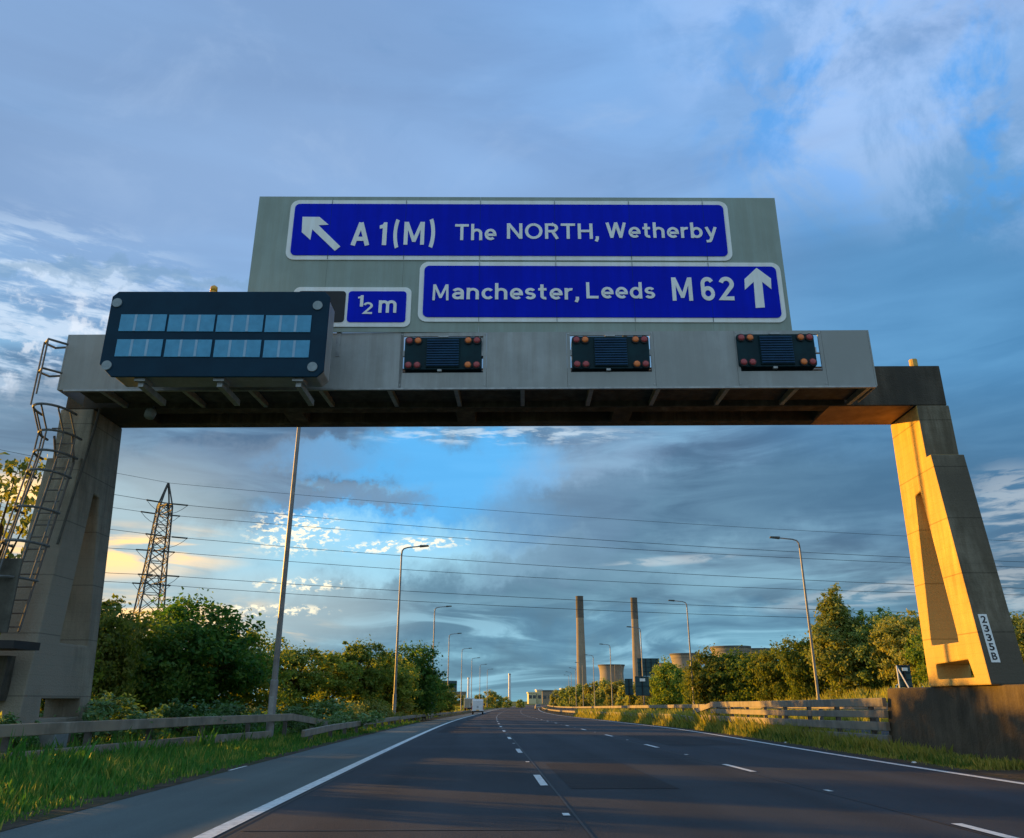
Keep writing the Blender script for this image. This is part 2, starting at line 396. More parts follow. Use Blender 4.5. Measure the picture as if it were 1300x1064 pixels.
# ------------------------------------------------------------------ gantry
GA = Vector((.5, 19.0, 0)); GR = -.045
gan = thing('sign_gantry', 'tall concrete portal gantry spanning the near carriageway with grey panel walkway', 'gantry', GA, rz=GR)
ZB, ZT = 8.2, 9.28
def leg_profile():
    outer = [(21.5, 1.5), (21.5, ZB), (19.9, ZB), (19.83, 6.82), (19.6, 6.82), (18.65, 1.5)]
    hole = [(21.05, 2.45), (21.05, 2.6), (20.72, 6.05), (20.42, 6.1), (19.75, 2.62), (19.75, 2.45)]
    slot = [(21.0, 1.68), (21.0, 2.02), (19.45, 2.06), (19.3, 1.68)]
    return outer, hole, slot
o_, h_, s_ = leg_profile()
def leg(xi, xo, base):
    mb = MB(); outer = [(a, (b if b > 1.6 else base)) for a, b in o_]
    if base < 1: outer = [(21.5, base), (21.5, ZB), (19.9, ZB), (19.83, 6.82), (19.6, 6.82), (18.4, base)]
    hs = [h_, s_] if base > 1 else [h_, [(21.0, .85), (21.0, 1.25), (19.3, 1.25), (19.3, .85)]]
    mb.prism(outer, hs, lambda a, b, d: (d+(.022 if xi > 0 else -.058)*(b-1.5), a, b), xi, xo)
    return mb
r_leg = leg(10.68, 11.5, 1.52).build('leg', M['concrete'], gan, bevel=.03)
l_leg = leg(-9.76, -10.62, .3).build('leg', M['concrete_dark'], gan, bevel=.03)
l_leg['label'] = 'dark concrete leg at the left verge'
r_leg.data.materials.append(surf('shade_toned_concrete', (.27, .235, .17), (.16, .14, .10), .95, 0, 1.3, .5, 26, .1, .35, (.115, .10, .075), joint=1.3))  # darker copy of the leg concrete, painting shade onto its front face
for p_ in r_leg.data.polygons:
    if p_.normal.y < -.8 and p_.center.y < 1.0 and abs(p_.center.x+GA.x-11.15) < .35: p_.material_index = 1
r_leg['label'] = 'concrete leg standing on the median plinth, lit orange'
# cross beam: two girders with coffers between, solid ends
mb = MB()
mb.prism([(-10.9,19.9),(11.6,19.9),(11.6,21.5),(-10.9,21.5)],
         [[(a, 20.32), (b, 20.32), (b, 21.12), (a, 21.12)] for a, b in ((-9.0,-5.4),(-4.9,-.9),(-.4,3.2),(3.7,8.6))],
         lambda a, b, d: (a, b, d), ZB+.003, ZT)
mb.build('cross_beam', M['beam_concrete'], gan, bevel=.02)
mb = MB(); mb.box(-9.0, 20.30, ZT-.35, 8.6, 21.14, ZT-.25); mb.build('deck_slab', M['girder'], gan)
mb = MB()
mb.box(8.65, 19.95, ZB-.006, 10.78, 21.45, ZB); mb.build('soffit', M['sunsoffit'], gan)  # warm light on the beam-end underside is put into this colour
mb = MB()
mb.box(-9.3, 19.84, ZB-.02, 9.0, 19.895, ZB+.14); mb.build('flange', M['girder'], gan)
# fascia: vertical panels at Y=18.42 with three openings
YF = 18.42; FZ0, FZ1 = 8.17, 9.62
sig_x = [-1.07, 2.98, 7.05]
def fascia(x0, x1, hole=None):
    mb = MB()
    mb.prism([(x0, FZ0), (x1, FZ0), (x1, FZ1), (x0, FZ1)], [hole] if hole else [], lambda a, b, d: (a, d, b), YF, YF+.05)
    return mb
segs = []
xs = -10.15
cuts = [(-10.28,-8.2),(-8.195,-6.1),(-6.095,-4.0),(-3.995,-2.05)]
for sx in sig_x:
    segs.append((sx-1.05, sx+1.05, sx))
cuts += [(segs[0][1]+.006, segs[1][0]-.006), (segs[1][1]+.006, segs[2][0]-.006), (segs[2][1]+.006, 9.22)]
for a, b in cuts: fascia(a, b).build('fascia_panel', M['steel_panel'], gan)
for a, b, sx in segs:
    fascia(a, b, [(sx-.97, 8.56), (sx+.97, 8.56), (sx+.97, 9.52), (sx-.97, 9.52)]).build('fascia_panel', M['steel_panel'], gan)
    for xx in (a+.04, b-.04):
        for zz in (8.24, 9.565): mb = MB(); mb.disc((xx, YF-.012, zz), .02, (0,1,0), .014, 8); mb.build('fixing_bolt', M['galv'], gan)
# end plate, trim, walkway
mb = MB(); mb.box(9.225, YF, FZ0, 9.26, 19.6, FZ1); mb.build('end_plate', M['steel_panel'], gan); mb = MB(); mb.box(-10.32, YF, FZ0, -10.285, 19.6, FZ1); mb.build('end_plate', M['steel_panel'], gan)
mb = MB(); mb.box(-10.15, YF-.03, FZ0-.045, 9.22, YF+.05, FZ0-.003); mb.build('bottom_trim', M['galv'], gan)
mb = MB(); mb.box(-10.1, YF+.06, FZ0+.16, 9.2, 19.83, FZ0+.2); mb.build('walkway_floor', M['girder'], gan)
bx = [-9.3,-7.3,-5.7,-4.0,-2.35,-.75,.85,2.5,4.1,5.75,7.4,9.1]
for x in bx:
    mb = MB(); mb.hexa([(x-.05,YF+.06,FZ0-.02),(x+.05,YF+.06,FZ0-.02),(x+.05,19.84,ZB+.0),(x-.05,19.84,ZB+.0),(x-.05,YF+.06,FZ0+.15),(x+.05,YF+.06,FZ0+.15),(x+.05,19.84,FZ0+.15),(x-.05,19.84,FZ0+.15)])
    mb.build('bracket', M['galv'], gan)
mb = MB()
mb.tube([(-10.1, 19.6, FZ0+.9), (9.2, 19.6, FZ0+.9)], .025, 6); mb.tube([(-10.1, 19.6, FZ0+1.35), (9.2, 19.6, FZ0+1.35)], .025, 6)
for i in range(11): mb.tube([(-10.1+1.93*i, 19.6, FZ0+.2), (-10.1+1.93*i, 19.6, FZ0+1.35)], .025, 6)
mb.build('guard_rail', M['galv'], gan)
mb = MB(); mb.disc((11.0, 20.0, ZT), .10, (0,0,1), .2, 12); mb.build('lifting_cap', M['concrete'], gan)
mb = MB(); mb.tube([(-8.6, 19.86, ZB+.02), (-8.6, 19.80, ZB-.14)], .03, 8); mb.tube([(-8.6,19.86,ZB-.02),(-8.6,19.76,ZB-.14),(-8.6,19.70,ZB-.28)], [.05,.14,.13], 12)
mb.build('camera_dome', M['disc'], gan, smooth=True)
mb = MB()   # cable conduit
mb.tube([(-9.9, 19.72, 8.15), (-9.93, 19.7, 7.6), (-9.93, 19.45, 6.4), (-9.96, 19.1, 4.6)], .03, 6); mb.build('cable', M['girder'], gan)
# caged ladder on the left leg
lad = []
def lp(z):  # leg front line
    return 19.55 - (6.82-z)*.21 if z < 6.9 else 19.55 - (6.9-z)*0.0 - max(0, min(1, (z-6.9)/1.2))*1.3
mb = MB()
zz = [2.6, 3.6, 4.6, 5.6, 6.6, 7.2]
for dx in (-.22, .22):
    mb.tube([(-10.4+dx, lp(z)-.22, z) for z in zz], .028, 6)
z = 2.7
while z < 7.4:
    mb.tube([(-10.62, lp(z)-.22, z), (-10.18, lp(z)-.22, z)], .018, 6); z += .29
mb.v = [(a+.12, b, c) for a, b, c in mb.v]; cage = mb.build('ladder', M['barrier_post'], gan)
mb = MB()
hoops = []
for z in (3.7, 4.5, 5.3, 6.2, 6.7, 7.2, 7.7):
    y0 = lp(min(z, 6.9))-.22 if z < 7.3 else 18.9
    pts = []
    for i in range(13):
        a = math.pi*i/12
        pts.append((-10.42-.42*math.cos(a), y0-.82*math.sin(a)**.8, z))
    hoops.append(pts); mb.tube(pts, .03, 6)
for k in (1, 3, 6, 9, 11): mb.tube([h[k] for h in hoops], .02, 6)
for z in (8.55, 9.3):
    pts = [(-10.2, 18.45, z), (-10.62, 18.5, z), (-10.72, 18.2, z), (-10.5, 17.95, z), (-10.2, 18.3, z)]
    mb.tube(pts, .028, 6)
mb.tube([(-10.7, 18.15, 7.7), (-10.7, 18.15, 9.3)], .02, 6); mb.tube([(-10.5, 17.95, 7.9), (-10.5, 17.95, 9.3)], .02, 6)
mb.build('ladder_cage', M['cagepaint'], gan)
mb = MB(); mb.box(-10.95, 18.0, 2.55, -10.05, 18.05, 4.1); mb.build('ladder_guard', M['girder'], gan)
mb = MB(); mb.hexa([(-11.1,17.2,2.2),(-9.55,17.5,2.2),(-9.45,18.3,2.2),(-11.1,18.3,2.2),(-11.1,17.2,2.36),(-9.55,17.5,2.36),(-9.45,18.3,2.36),(-11.1,18.3,2.36)]); mb.build('landing_tray', M['black'], gan)
mb = MB(); mb.tube([(-10.75, 18.5, .4), (-10.75, 18.2, 2.2)], .05, 8); mb.box(-10.6, 18.3, 1.2, -10.1, 18.6, 2.1); mb.build('cable_box', M['girder'], gan)
mb = MB(); mb.box(-9.86, 19.05, 1.95, -9.835, 19.5, 2.1); mb.build('identity_plate', M['white'], gan)
# number plate on the right leg: 2335B
pA = Vector((11.12, 18.99, 3.2)); slope = Vector((0, (18.65-19.6)/(1.5-6.82), 1)).normalized()
pl = MB(); slp = (19.6-18.65)/(6.82-1.5)
def pf(x, z, d=0): return (x, 18.65+(z-1.5)*slp-.012-d, z)
z0p, z1p, x0p, x1p = 1.97, 2.98, 10.82, 11.01
pl.hexa([pf(x0p,z0p),pf(x1p,z0p),pf(x1p,z0p,-.02),pf(x0p,z0p,-.02),pf(x0p,z1p),pf(x1p,z1p),pf(x1p,z1p,-.02),pf(x0p,z1p,-.02)])
plate = pl.build('number_plate', M['white'], gan)
for i, ch in enumerate('2335B'):
    zt = z1p-.035-i*.193
    t = text_mesh(ch, x0p+.04, x1p-.04, zt-.15, zt, 0, off=.02, ext=.004)
    t.v = [pf(x, z, .006+(-y if y else 0)) for x, y, z in t.v]
    t.build('digit', M['black'], plate)

# concrete plinth in the median under the right leg
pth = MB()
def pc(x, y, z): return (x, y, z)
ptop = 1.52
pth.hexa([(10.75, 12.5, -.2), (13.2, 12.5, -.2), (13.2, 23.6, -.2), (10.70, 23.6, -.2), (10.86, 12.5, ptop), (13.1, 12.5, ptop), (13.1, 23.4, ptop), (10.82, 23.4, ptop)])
pp = pth.build('concrete_plinth', surf('shaded_plinth_concrete', (.17, .13, .085), (.085, .068, .046), .92, 0, 1.2, .6, 22, .2, .25, (.10, .078, .052)), origin=(12, 18, 0), bevel=.04)  # stained concrete, base colour darkened to stand in for tree shade
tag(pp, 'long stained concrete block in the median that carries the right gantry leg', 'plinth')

# ------------------------------------------------------------------ direction sign
YS = 18.36
def wp(px, py, Y=YS): p = W(px, py, Y); return p.x, p.z
ds = thing('direction_sign', 'wide grey board of blue motorway panels reading The NORTH, Wetherby, Manchester and Leeds', 'road sign', (.5, YS, ZT), rz=-.026)
SX0, SX1 = -6.02, 7.45
SZ1 = W(650, 251, YS+.1).z; SZ0 = 9.625
mb = MB(); nb = 7
for i in range(nb):
    a = SX0+(SX1-SX0)*i/nb; b = SX0+(SX1-SX0)*(i+1)/nb
    mb.box(a+.002, YS+.08, SZ0, b-.002, YS+.12, SZ1)
mb.build('backing_board', M['board'], ds)
mb = MB()
for i in range(8):
    x = SX0+.6+(SX1-SX0-1.2)*i/7; mb.box(x-.05, YS+.125, 9.0, x+.05, YS+.27, SZ1-.1)
for zz_ in (9.9, 10.9, 12.1, 13.0): mb.box(SX0+.1, YS+.275, zz_, SX1-.1, YS+.33, zz_+.08)
mb.build('support_frame', M['galv'], ds)
def rrect(x0, z0, x1, z1, r, k=6, tr=True):
    pts = []
    for cx, cz, a0 in ((x1-r, z0+r, -90), (x1-r, z1-r, 0), (x0+r, z1-r, 90), (x0+r, z0+r, 180)):
        for i in range(k+1):
            a = R(a0+90*i/k); pts.append((cx+r*math.cos(a), cz+r*math.sin(a)))
    return pts
def panel(x0, z0, x1, z1, r, d0, d1, name, mat, parent, holes=()):
    mb = MB(); mb.prism(rrect(x0, z0, x1, z1, r), holes, lambda a, b, d: (a, d, b), d0, d1)
    return mb.build(name, mat, parent)
def wrect(pl, pt, pr, pb):   # average rectangle in the sign plane
    xm0 = W(pl, (pt+pb)/2, YS).x; xm1 = W(pr, (pt+pb)/2, YS).x
    zt = W((pl+pr)/2, pt, YS).z; zb = W((pl+pr)/2, pb, YS).z
    return xm0, zb, xm1, zt
BW = .12
# top panel
x0, z0, x1, z1 = wrect(363, 253.5, 925, 329)
pan = panel(x0, z0, x1, z1, .22, YS+.05, YS+.075, 'panel_border', M['white'], ds)
panel(x0+BW, z0+BW, x1-BW, z1-BW, .13, YS+.03, YS+.048, 'blue_panel', M['blue'], ds)
# lower right
x0, z0, x1, z1 = wrect(531, 333.2, 992, 409)
panel(x0, z0, x1, z1, .22, YS+.05, YS+.075, 'panel_border', M['white'], ds)
panel(x0+BW, z0+BW, x1-BW, z1-BW, .13, YS+.03, YS+.048, 'blue_panel', M['blue'], ds)
# half mile
x0, z0, x1, z1 = wrect(368.5, 361, 521, 411.5)
panel(x0, z0, x1, z1, .16, YS+.05, YS+.075, 'panel_border', M['white'], ds)
xm, _ = wp(438.5, 385)
panel(x0+BW, z0+BW, xm-.035, z1-BW, .08, YS+.03, YS+.048, 'black_panel', M['black'], ds)
panel(xm+.035, z0+BW, x1-BW, z1-BW, .08, YS+.03, YS+.048, 'blue_panel', M['blue'], ds)
for i in range(1, nb):
    x = SX0+(SX1-SX0)*i/nb
    for (q0, q1, pa, pb_) in ((363, 925, 253.5, 329), (531, 992, 333.2, 409)):
        xa_, za_, xb_, zb_ = wrect(q0, pa, q1, pb_)
        if xa_+.3 < x < xb_-.3:
            mb = MB(); mb.box(x-.003, YS+.0285, za_+.01, x+.003, YS+.0495, zb_-.01); mb.build('seam', M['vms'], ds)
YT = YS+.015
import math as _m
def arc(cx, cy, rx, ry, a0, a1, n=14): return [(cx+rx*_m.cos(R(a0+(a1-a0)*i/n)), cy+ry*_m.sin(R(a0+(a1-a0)*i/n))) for i in range(n+1)]
GL = {   # centre lines of a plain even-stroke road alphabet, x-height 1, capitals 1.4
 'n': (.80, [[(.11,0),(.11,1)], arc(.40,.60,.29,.29,180,0)+[(.69,0)]]),
 'm': (1.24, [[(.11,0),(.11,1)], arc(.365,.635,.255,.255,180,0)+[(.62,0)], arc(.875,.635,.255,.255,180,0)+[(1.13,0)]]),
 'h': (.80, [[(.11,0),(.11,1.42)], arc(.40,.60,.29,.29,180,0)+[(.69,0)]]),
 'r': (.52, [[(.11,0),(.11,1)], arc(.43,.57,.32,.32,180,75)]),
 'a': (.76, [arc(.37,.62,.28,.27,155,0)+[(.65,0)], [(.65,.53),(.38,.53)]+arc(.36,.315,.25,.215,90,270)+[(.5,.13),(.65,.28)]]),
 'c': (.70, [arc(.42,.5,.31,.39,42,318)]),
 'e': (.80, [[(.13,.47),(.73,.47)]+arc(.42,.5,.31,.39,4,312,20)]),
 's': (.68, [arc(.35,.695,.23,.195,22,262)+arc(.35,.305,.24,.195,82,-158)]),
 't': (.58, [[(.26,1.32),(.26,.34)]+arc(.47,.32,.21,.21,180,285), [(.02,.89),(.55,.89)]]),
 'b': (.84, [[(.11,0),(.11,1.42)], arc(.42,.5,.31,.39,158,-158,22)]),
 'd': (.84, [[(.73,0),(.73,1.42)], arc(.42,.5,.31,.39,22,338,22)]),
 'y': (.80, [[(.10,1),(.42,.12)], [(.74,1),(.38,-.12),(.30,-.27),(.06,-.30)]]),
 ',': (.26, [[(.13,.24),(.13,.02),(.04,-.22)]]),
 'T': (.98, [[(0,1.29),(.98,1.29)], [(.49,1.2),(.49,0)]]),
 'H': (1.02, [[(.11,0),(.11,1.4)], [(.91,0),(.91,1.4)], [(.11,.72),(.91,.72)]]),
 'N': (1.06, [[(.11,0),(.11,1.4)], [(.95,0),(.95,1.4)], [(.12,1.36),(.94,.04)]]),
 'O': (1.2, [arc(.6,.7,.49,.6,90,450,36)]),
 'R': (.92, [[(.11,0),(.11,1.4)], [(.11,1.29),(.5,1.29)]+arc(.5,.99,.29,.30,90,-90)+[(.11,.69)], [(.50,.70),(.84,0)]]),
 'W': (1.40, [[(.09,1.4),(.40,.0)],[(.38,.0),(.70,1.4)],[(.70,1.4),(1.02,.0)],[(1.0,.0),(1.31,1.4)]]),
 'L': (.84, [[(.11,1.4),(.11,.11),(.82,.11)]]),
 'A': (.96, [[(.08,0),(.48,1.4)], [(.88,0),(.48,1.4)], [(.22,.40),(.74,.40)]]),
 '6': (.86, [arc(.43,.98,.31,.31,28,180)+[(.12,.42)], arc(.43,.42,.31,.31,0,360,28)]),
 '2': (.84, [arc(.42,.98,.31,.31,165,-28)+[(.12,.11),(.80,.11)]]),
 '(': (.42, [arc(1.25,.7,1.1,1.45,152,208)]), ')': (.42, [arc(-.85,.7,1.1,1.45,28,-28)]),
}
def ribbon(mb, pts, w, fx, y, dep):
    P = [Vector((a, b)) for a, b in pts]; n = len(P); Ls = []
    for i in range(n):
        d0 = (P[i]-P[i-1]).normalized() if i else None; d1 = (P[i+1]-P[i]).normalized() if i < n-1 else None
        if d0 is None: nn = Vector((-d1.y, d1.x)); k = 1
        elif d1 is None: nn = Vector((-d0.y, d0.x)); k = 1
        else:
            n0 = Vector((-d0.y, d0.x)); n1 = Vector((-d1.y, d1.x)); nn = (n0+n1)
            if nn.length < 1e-3: nn = n0
            nn.normalize(); k = min(2.0, 1/max(.3, nn.dot(n0)))
        Ls.append((P[i]+nn*w/2*k, P[i]-nn*w/2*k))
    b = len(mb.v)
    for l, r in Ls:
        for q in (l, r):
            X, Z = fx(q.x, q.y); mb.v += [(X, y, Z), (X, y+dep, Z)]
    for i in range(n-1):
        o = b+i*4
        mb.f += [(o, o+2, o+6, o+4), (o, o+4, o+5, o+1), (o+2, o+3, o+7, o+6), (o+1, o+5, o+7, o+3)]
    o = b+(n-1)*4; mb.f += [(b, b+1, b+3, b+2), (o, o+2, o+3, o+1)]
def lettering(s_, pl, pr, pt, pb, name='lettering', off=.012, ref=None, w=.215, gap=.17):
    pm = (pt+pb)/2
    a = W(pl, pm, YT).x; b = W(pr, pm, YT).x; t = W((pl+pr)/2, pt, YT).z; bt = W((pl+pr)/2, pb, YT).z
    hgt = 1.0 if ref == 'x' else 1.4
    tot = sum(GL[c][0] for c in s_)+gap*(len(s_)-1); sx_ = (b-a)/tot; sz_ = (t-bt)/hgt
    mb = MB(); x = 0; k = 0
    for c in s_:
        for st_ in GL[c][1]:
            ribbon(mb, st_, w, lambda p, q, x=x: (a+(x+p)*sx_, bt+q*sz_), YT-.0015*(k % 3), .012); k += 1
        x += GL[c][0]+gap
    mb.build(name, M['white'], ds)
def poly_letter(P, pl, pr, pt, pb):
    pm = (pt+pb)/2
    a = W(pl, pm, YT).x; b = W(pr, pm, YT).x; t = W((pl+pr)/2, pt, YT).z; bt = W((pl+pr)/2, pb, YT).z
    mb = MB(); mb.prism([(a+(b-a)*u, bt+(t-bt)*v) for u, v in P], [], lambda p, q, d: (p, d, q), YT, YT+.012); mb.build('lettering', M['white'], ds)
ONE = [(.42,0),(1,0),(1,1),(.55,1),(.40,.90),(0,.86),(0,.72),(.42,.74)]
EM = [(0,0),(.19,0),(.19,.66),(.42,.12),(.58,.12),(.81,.66),(.81,0),(1,0),(1,1),(.79,1),(.5,.36),(.21,1),(0,1)]
EM2 = [(0,0),(.15,0),(.17,.70),(.43,.14),(.57,.14),(.83,.70),(.85,0),(1,0),(.97,1),(.80,1),(.5,.36),(.20,1),(.03,1)]
lettering('A', 446, 468, 280, 309, w=.25)
poly_letter(ONE, 481, 490.5, 280, 309)
lettering('(', 498, 507, 276.5, 313, off=.02)
poly_letter(EM, 512.5, 538.5, 280, 309)
lettering(')', 544, 553.5, 276.5, 313, off=.02)
lettering('The', 577.5, 629.5, 284, 304.3, ref='T')
lettering('NORTH,', 643.5, 760, 284.5, 304, ref='H')
lettering('Wetherby', 769, 907.5, 285.4, 304.6, ref='W')
poly_letter(EM2, 549, 569.5, 360, 380.2)
lettering('anchester,', 574, 735, 360, 380.2)
lettering('Leeds', 744, 830, 360.2, 380.6, ref='L')
poly_letter(EM, 852, 877.5, 355, 384.3)
lettering('6', 888.5, 905.4, 355, 384.3, w=.24)
lettering('2', 911.5, 930, 355, 384.3, w=.24)
poly_letter(ONE, 453.5, 460.5, 372.6, 387)
lettering('2', 460, 472.5, 381.5, 396.5, off=.02)
lettering('m', 480, 503, 379.5, 395.3, ref='x')
def arrow(pts):
    P = [wp(a, b, YT) for a, b in pts]
    mb = MB(); mb.prism(P, [], lambda a, b, d: (a, d, b), YT, YT+.012); mb.build('arrow', M['white'], ds)
arrow([(382.5,271.5),(404.5,272),(416,282),(403,282.5),(431,310),(424,315.5),(395,287.5),(392.5,301),(381.5,291)])
arrow([(958,344),(976,357.5),(976.7,371),(965,361.5),(968.5,394),(957,394.6),(954.5,361.5),(943.5,371.5),(943,358)])

# ------------------------------------------------------------------ message sign
VY = 16.9
vm = thing('message_sign', 'big dark blue matrix message sign with eight blank display cells, left end of gantry', 'matrix sign', (-5.9, VY+.4, 7.85), rz=-.03)
VX0, VX1, VZ0, VZ1 = -8.40, -3.42, 7.87, 9.97
mb = MB(); cc = .13
outer = [(VX0+.3, VZ0), (VX1-.14, VZ0), (VX1, VZ0+.14), (VX1, VZ1-cc), (VX1-cc, VZ1), (VX0+cc, VZ1), (VX0, VZ1-cc), (VX0, VZ0+.3)]
mb.prism(outer, [], lambda a, b, d: (a, d, b), VY, VY+.06); face = mb.build('front_face', M['vms'], vm, bevel=.015)
mb = MB(); mb.prism([(a*.985+(-5.9)*.015, b*.97+8.92*.03) for a, b in outer], [], lambda a, b, d: (a, d, b), VY+.062, VY+.75)
mb.build('casing', M['steel_panel'], vm, bevel=.02)
vx = lambda px, py: W(px, py, VY-.01)
cells_t = [(157,217),(220,280),(283,343),(346,405)]
for r_, (pt, pb, dx0) in enumerate(((392,413.5,0),(424,446,-1))):
    for c, (a, b) in enumerate(cells_t):
        if r_ == 1: a -= 5-c; b -= 5-c
        A = vx(a, (pt+pb)/2+c*.9); Bq = vx(b, (pt+pb)/2+c*.9)
        zt = vx((a+b)/2, pt+c*1.2).z; zb = vx((a+b)/2, pb+c*1.2).z
        mb = MB(); mb.box(A.x, VY-.018, zb, Bq.x, VY-.002, zt); cell = mb.build('display_cell', M['cell'], vm)
        w = (Bq.x-A.x)
        for k in (1, 2):
            mb = MB(); mb.box(A.x+w*k/3-.028, VY-.024, zb+.005, A.x+w*k/3+.028, VY-.019, zt-.005)
            mb.build('divider', M['cellstrip'], cell)
for px, py in ((153.5,376.5),(413.5,383.5),(140,457),(407,462)):
    p = vx(px, py); mb = MB(); mb.disc((p.x, VY-.03, p.z), .11, (0,1,0), .03, 24); d = mb.build('lantern', M['disc'], vm)
for x in (-7.5, -5.75, -4.0):
    mb = MB(); mb.box(x-.06, VY+.2, VZ0-.16, x+.06, YF-.04, VZ0-.02); mb.box(x-.12, VY+.1, VZ0-.06, x+.12, VY+.5, VZ0+.04); mb.build('mounting_arm', M['galv'], vm)
mb = MB()
for z in (8.5, 9.4): mb.box(VX0+.4, VY+.76, z, VX1-.4, YF-.005, z+.1)
mb.build('rear_bracket', M['galv'], vm)
mb = MB(); q = W(277, 372, VY+.1); mb.tube([(q.x, VY+.12, VZ1-.02), (q.x, VY+.12, VZ1+.06)], .08, 12); mb.tube([(q.x, VY+.12, VZ1+.06),(q.x, VY+.12, VZ1+.17),(q.x, VY+.12, VZ1+.21)], [.085,.08,.03], 12)
mb.build('amber_beacon', M['beacon'], vm, smooth=True)

vm.location.x -= .2; vm.location.y += .25
# ------------------------------------------------------------------ lane signals
def make_signal():
    t = thing('lane_signal', 'black lane signal with eight amber and red lanterns', 'lane signal', (0, 0, 0), 'lane signals in the gantry fascia')
    mb = MB(); mb.prism(rrect(-.93, -.42, .93, .42, .06, 3), [], lambda a, b, d: (a, d, b), -.06, .3); mb.build('housing', M['sigface'], t)
    mb = MB(); mb.box(-.40, -.10, -.37, .40, -.062, .38); sc = mb.build('matrix_screen', M['sigface'], t)
    mb = MB()
    for k in range(11): mb.hexa([(-.385,-.125,-.345+k*.065),(.385,-.125,-.345+k*.065),(.385,-.101,-.335+k*.065),(-.385,-.101,-.335+k*.065),(-.385,-.125,-.315+k*.065),(.385,-.125,-.315+k*.065),(.385,-.101,-.300+k*.065),(-.385,-.101,-.300+k*.065)])
    mb.build('louvre', M['sigslat'], sc)
    for sx in (-1, 1):
        for sz in (-1, 1):
            for k, xx in enumerate((.82, .61)):
                mb = MB(); mb.disc((sx*xx, -.10, sz*.32), .10, (0,1,0), .04, 20)
                h = mb.build('lantern', M['black'], t)
                mb = MB(); mb.tube([(sx*xx,-.102,sz*.32),(sx*xx,-.125,sz*.32),(sx*xx,-.132,sz*.32)], [.082,.065,.02], 18)
                m_ = M['redlens'] if k == 0 else M['amber']
                if sx < 0 and sz < 0 and k == 1: m_ = M['redlens']
                mb.build('lens', m_, h, smooth=True)
    for q in ((-.12,-.07,.42,.12,.02,.46),(-.12,-.07,-.47,-.02,.02,-.42),(-.98,.0,-.05,-.93,.06,.1),(.93,.0,-.05,.98,.06,.1)): mb = MB(); mb.box(*q); mb.build('bracket', M['galv'], t)
    return t
s0 = make_signal()
lab = ['black lane signal with amber lanterns nearest the message sign, over the left lane', 'black lane signal with amber lanterns, the middle one of three in the gantry fascia', 'black lane signal with amber lanterns near the right end of the gantry, sky beside it']
for i, sx in enumerate(sig_x):
    t = s0 if i == 0 else copy_tree(s0)
    v = Matrix.Rotation(GR, 3, 'Z') @ Vector((sx-GA.x, YF+.01-GA.y, 0))
    t.location = (GA.x+v.x+(0 if i < 2 else -.09), GA.y+v.y, 9.05+(0 if i < 2 else .03)); t.rotation_euler.z = GR; t['label'] = lab[i]

# ------------------------------------------------------------------ lamp columns
def make_lamp():
    t = thing('lamp_column', 'tall grey motorway lamp column', 'lamp column', (0,0,0))
    mb = MB(); mb.tube([(0,0,-.3),(0,0,1.6),(0,0,1.62),(0,0,11.4)], [.13,.13,.10,.062], 10)
    mb.build('column', M['pole'], t, smooth=True, ang=40)
    mb = MB(); mb.tube([(0,0,11.4),(.03,0,11.75),(.16,0,11.93),(.45,0,12.02),(1.5,0,12.12)], [.062,.06,.055,.05,.045], 8)
    mb.build('bracket_arm', M['pole'], t, smooth=True)
    mb = MB(); mb.hexa([(1.35,-.13,12.03),(2.05,-.11,12.10),(2.05,.11,12.10),(1.35,.13,12.03),(1.35,-.09,12.2),(2.0,-.06,12.22),(2.0,.06,12.22),(1.35,.09,12.2)])
    mb.build('lantern', M['girder'], t, bevel=.02)
    mb = MB(); mb.box(-.075, -.142, .4, .075, -.13, 1.1); mb.build('door', M['galv'], t)
    return t
L0 = make_lamp()
ln = 0
left_lamps = [(29.3,-6.95),(63.2,-6.45),(103,-6.6),(142,-7.2),(180,-7.2),(218,-7.2),(256,-7.2),(294,-7.2)]
right_lamps = [(57.5,21.9),(94,22.0),(126,21.9),(162,21.6),(198,21.6),(236,21.6),(274,21.6),(312,21.6),(350,21.6)]
names_l = ['grey lamp column rising in front of the gantry opening, nearest on the left verge', 'grey lamp column right of the left hedge, second along the left verge', 'grey lamp column third along the left verge, arm reaching right', 'grey lamp column fourth along the left verge, just before the far gantry', 'thin lamp column fifth along the left verge, beside the far gantry']
names_r = ['tall lamp column in front of the tall pointed tree, nearest on the right', 'lamp column left of the round hedge trees, second nearest on the right', 'lamp column beside the right chimney, third on the right', 'lamp column just right of the left chimney, fourth on the right', 'lamp column left of the left chimney, fifth on the right']
for side, lst, nm in ((0, left_lamps, names_l), (1, right_lamps, names_r)):
    for i, (Y, u) in enumerate(lst):
        t = L0 if ln == 0 else copy_tree(L0); ln += 1
        zt = 0 if side == 0 else (0 if Y < 100 else 0)
        t.location = (u+off(Y), Y, dip(Y)+(.3 if side == 0 else 0))
        t.rotation_euler.z = 0 if side == 0 else math.pi
        t['group'] = 'lamp columns along the left verge' if side == 0 else 'lamp columns across the other carriageway'
        t['label'] = nm[i] if i < len(nm) else ('tiny far lamp column beyond the far gantry, left verge' if side == 0 else 'tiny far lamp column where the road bends away, right side')

# white reflective numbers on the nearest column are unreadable; a small plate with marks
mb = MB(); mb.box(-6.36, 27.04, 1.75, -6.24, 27.06, 2.4)

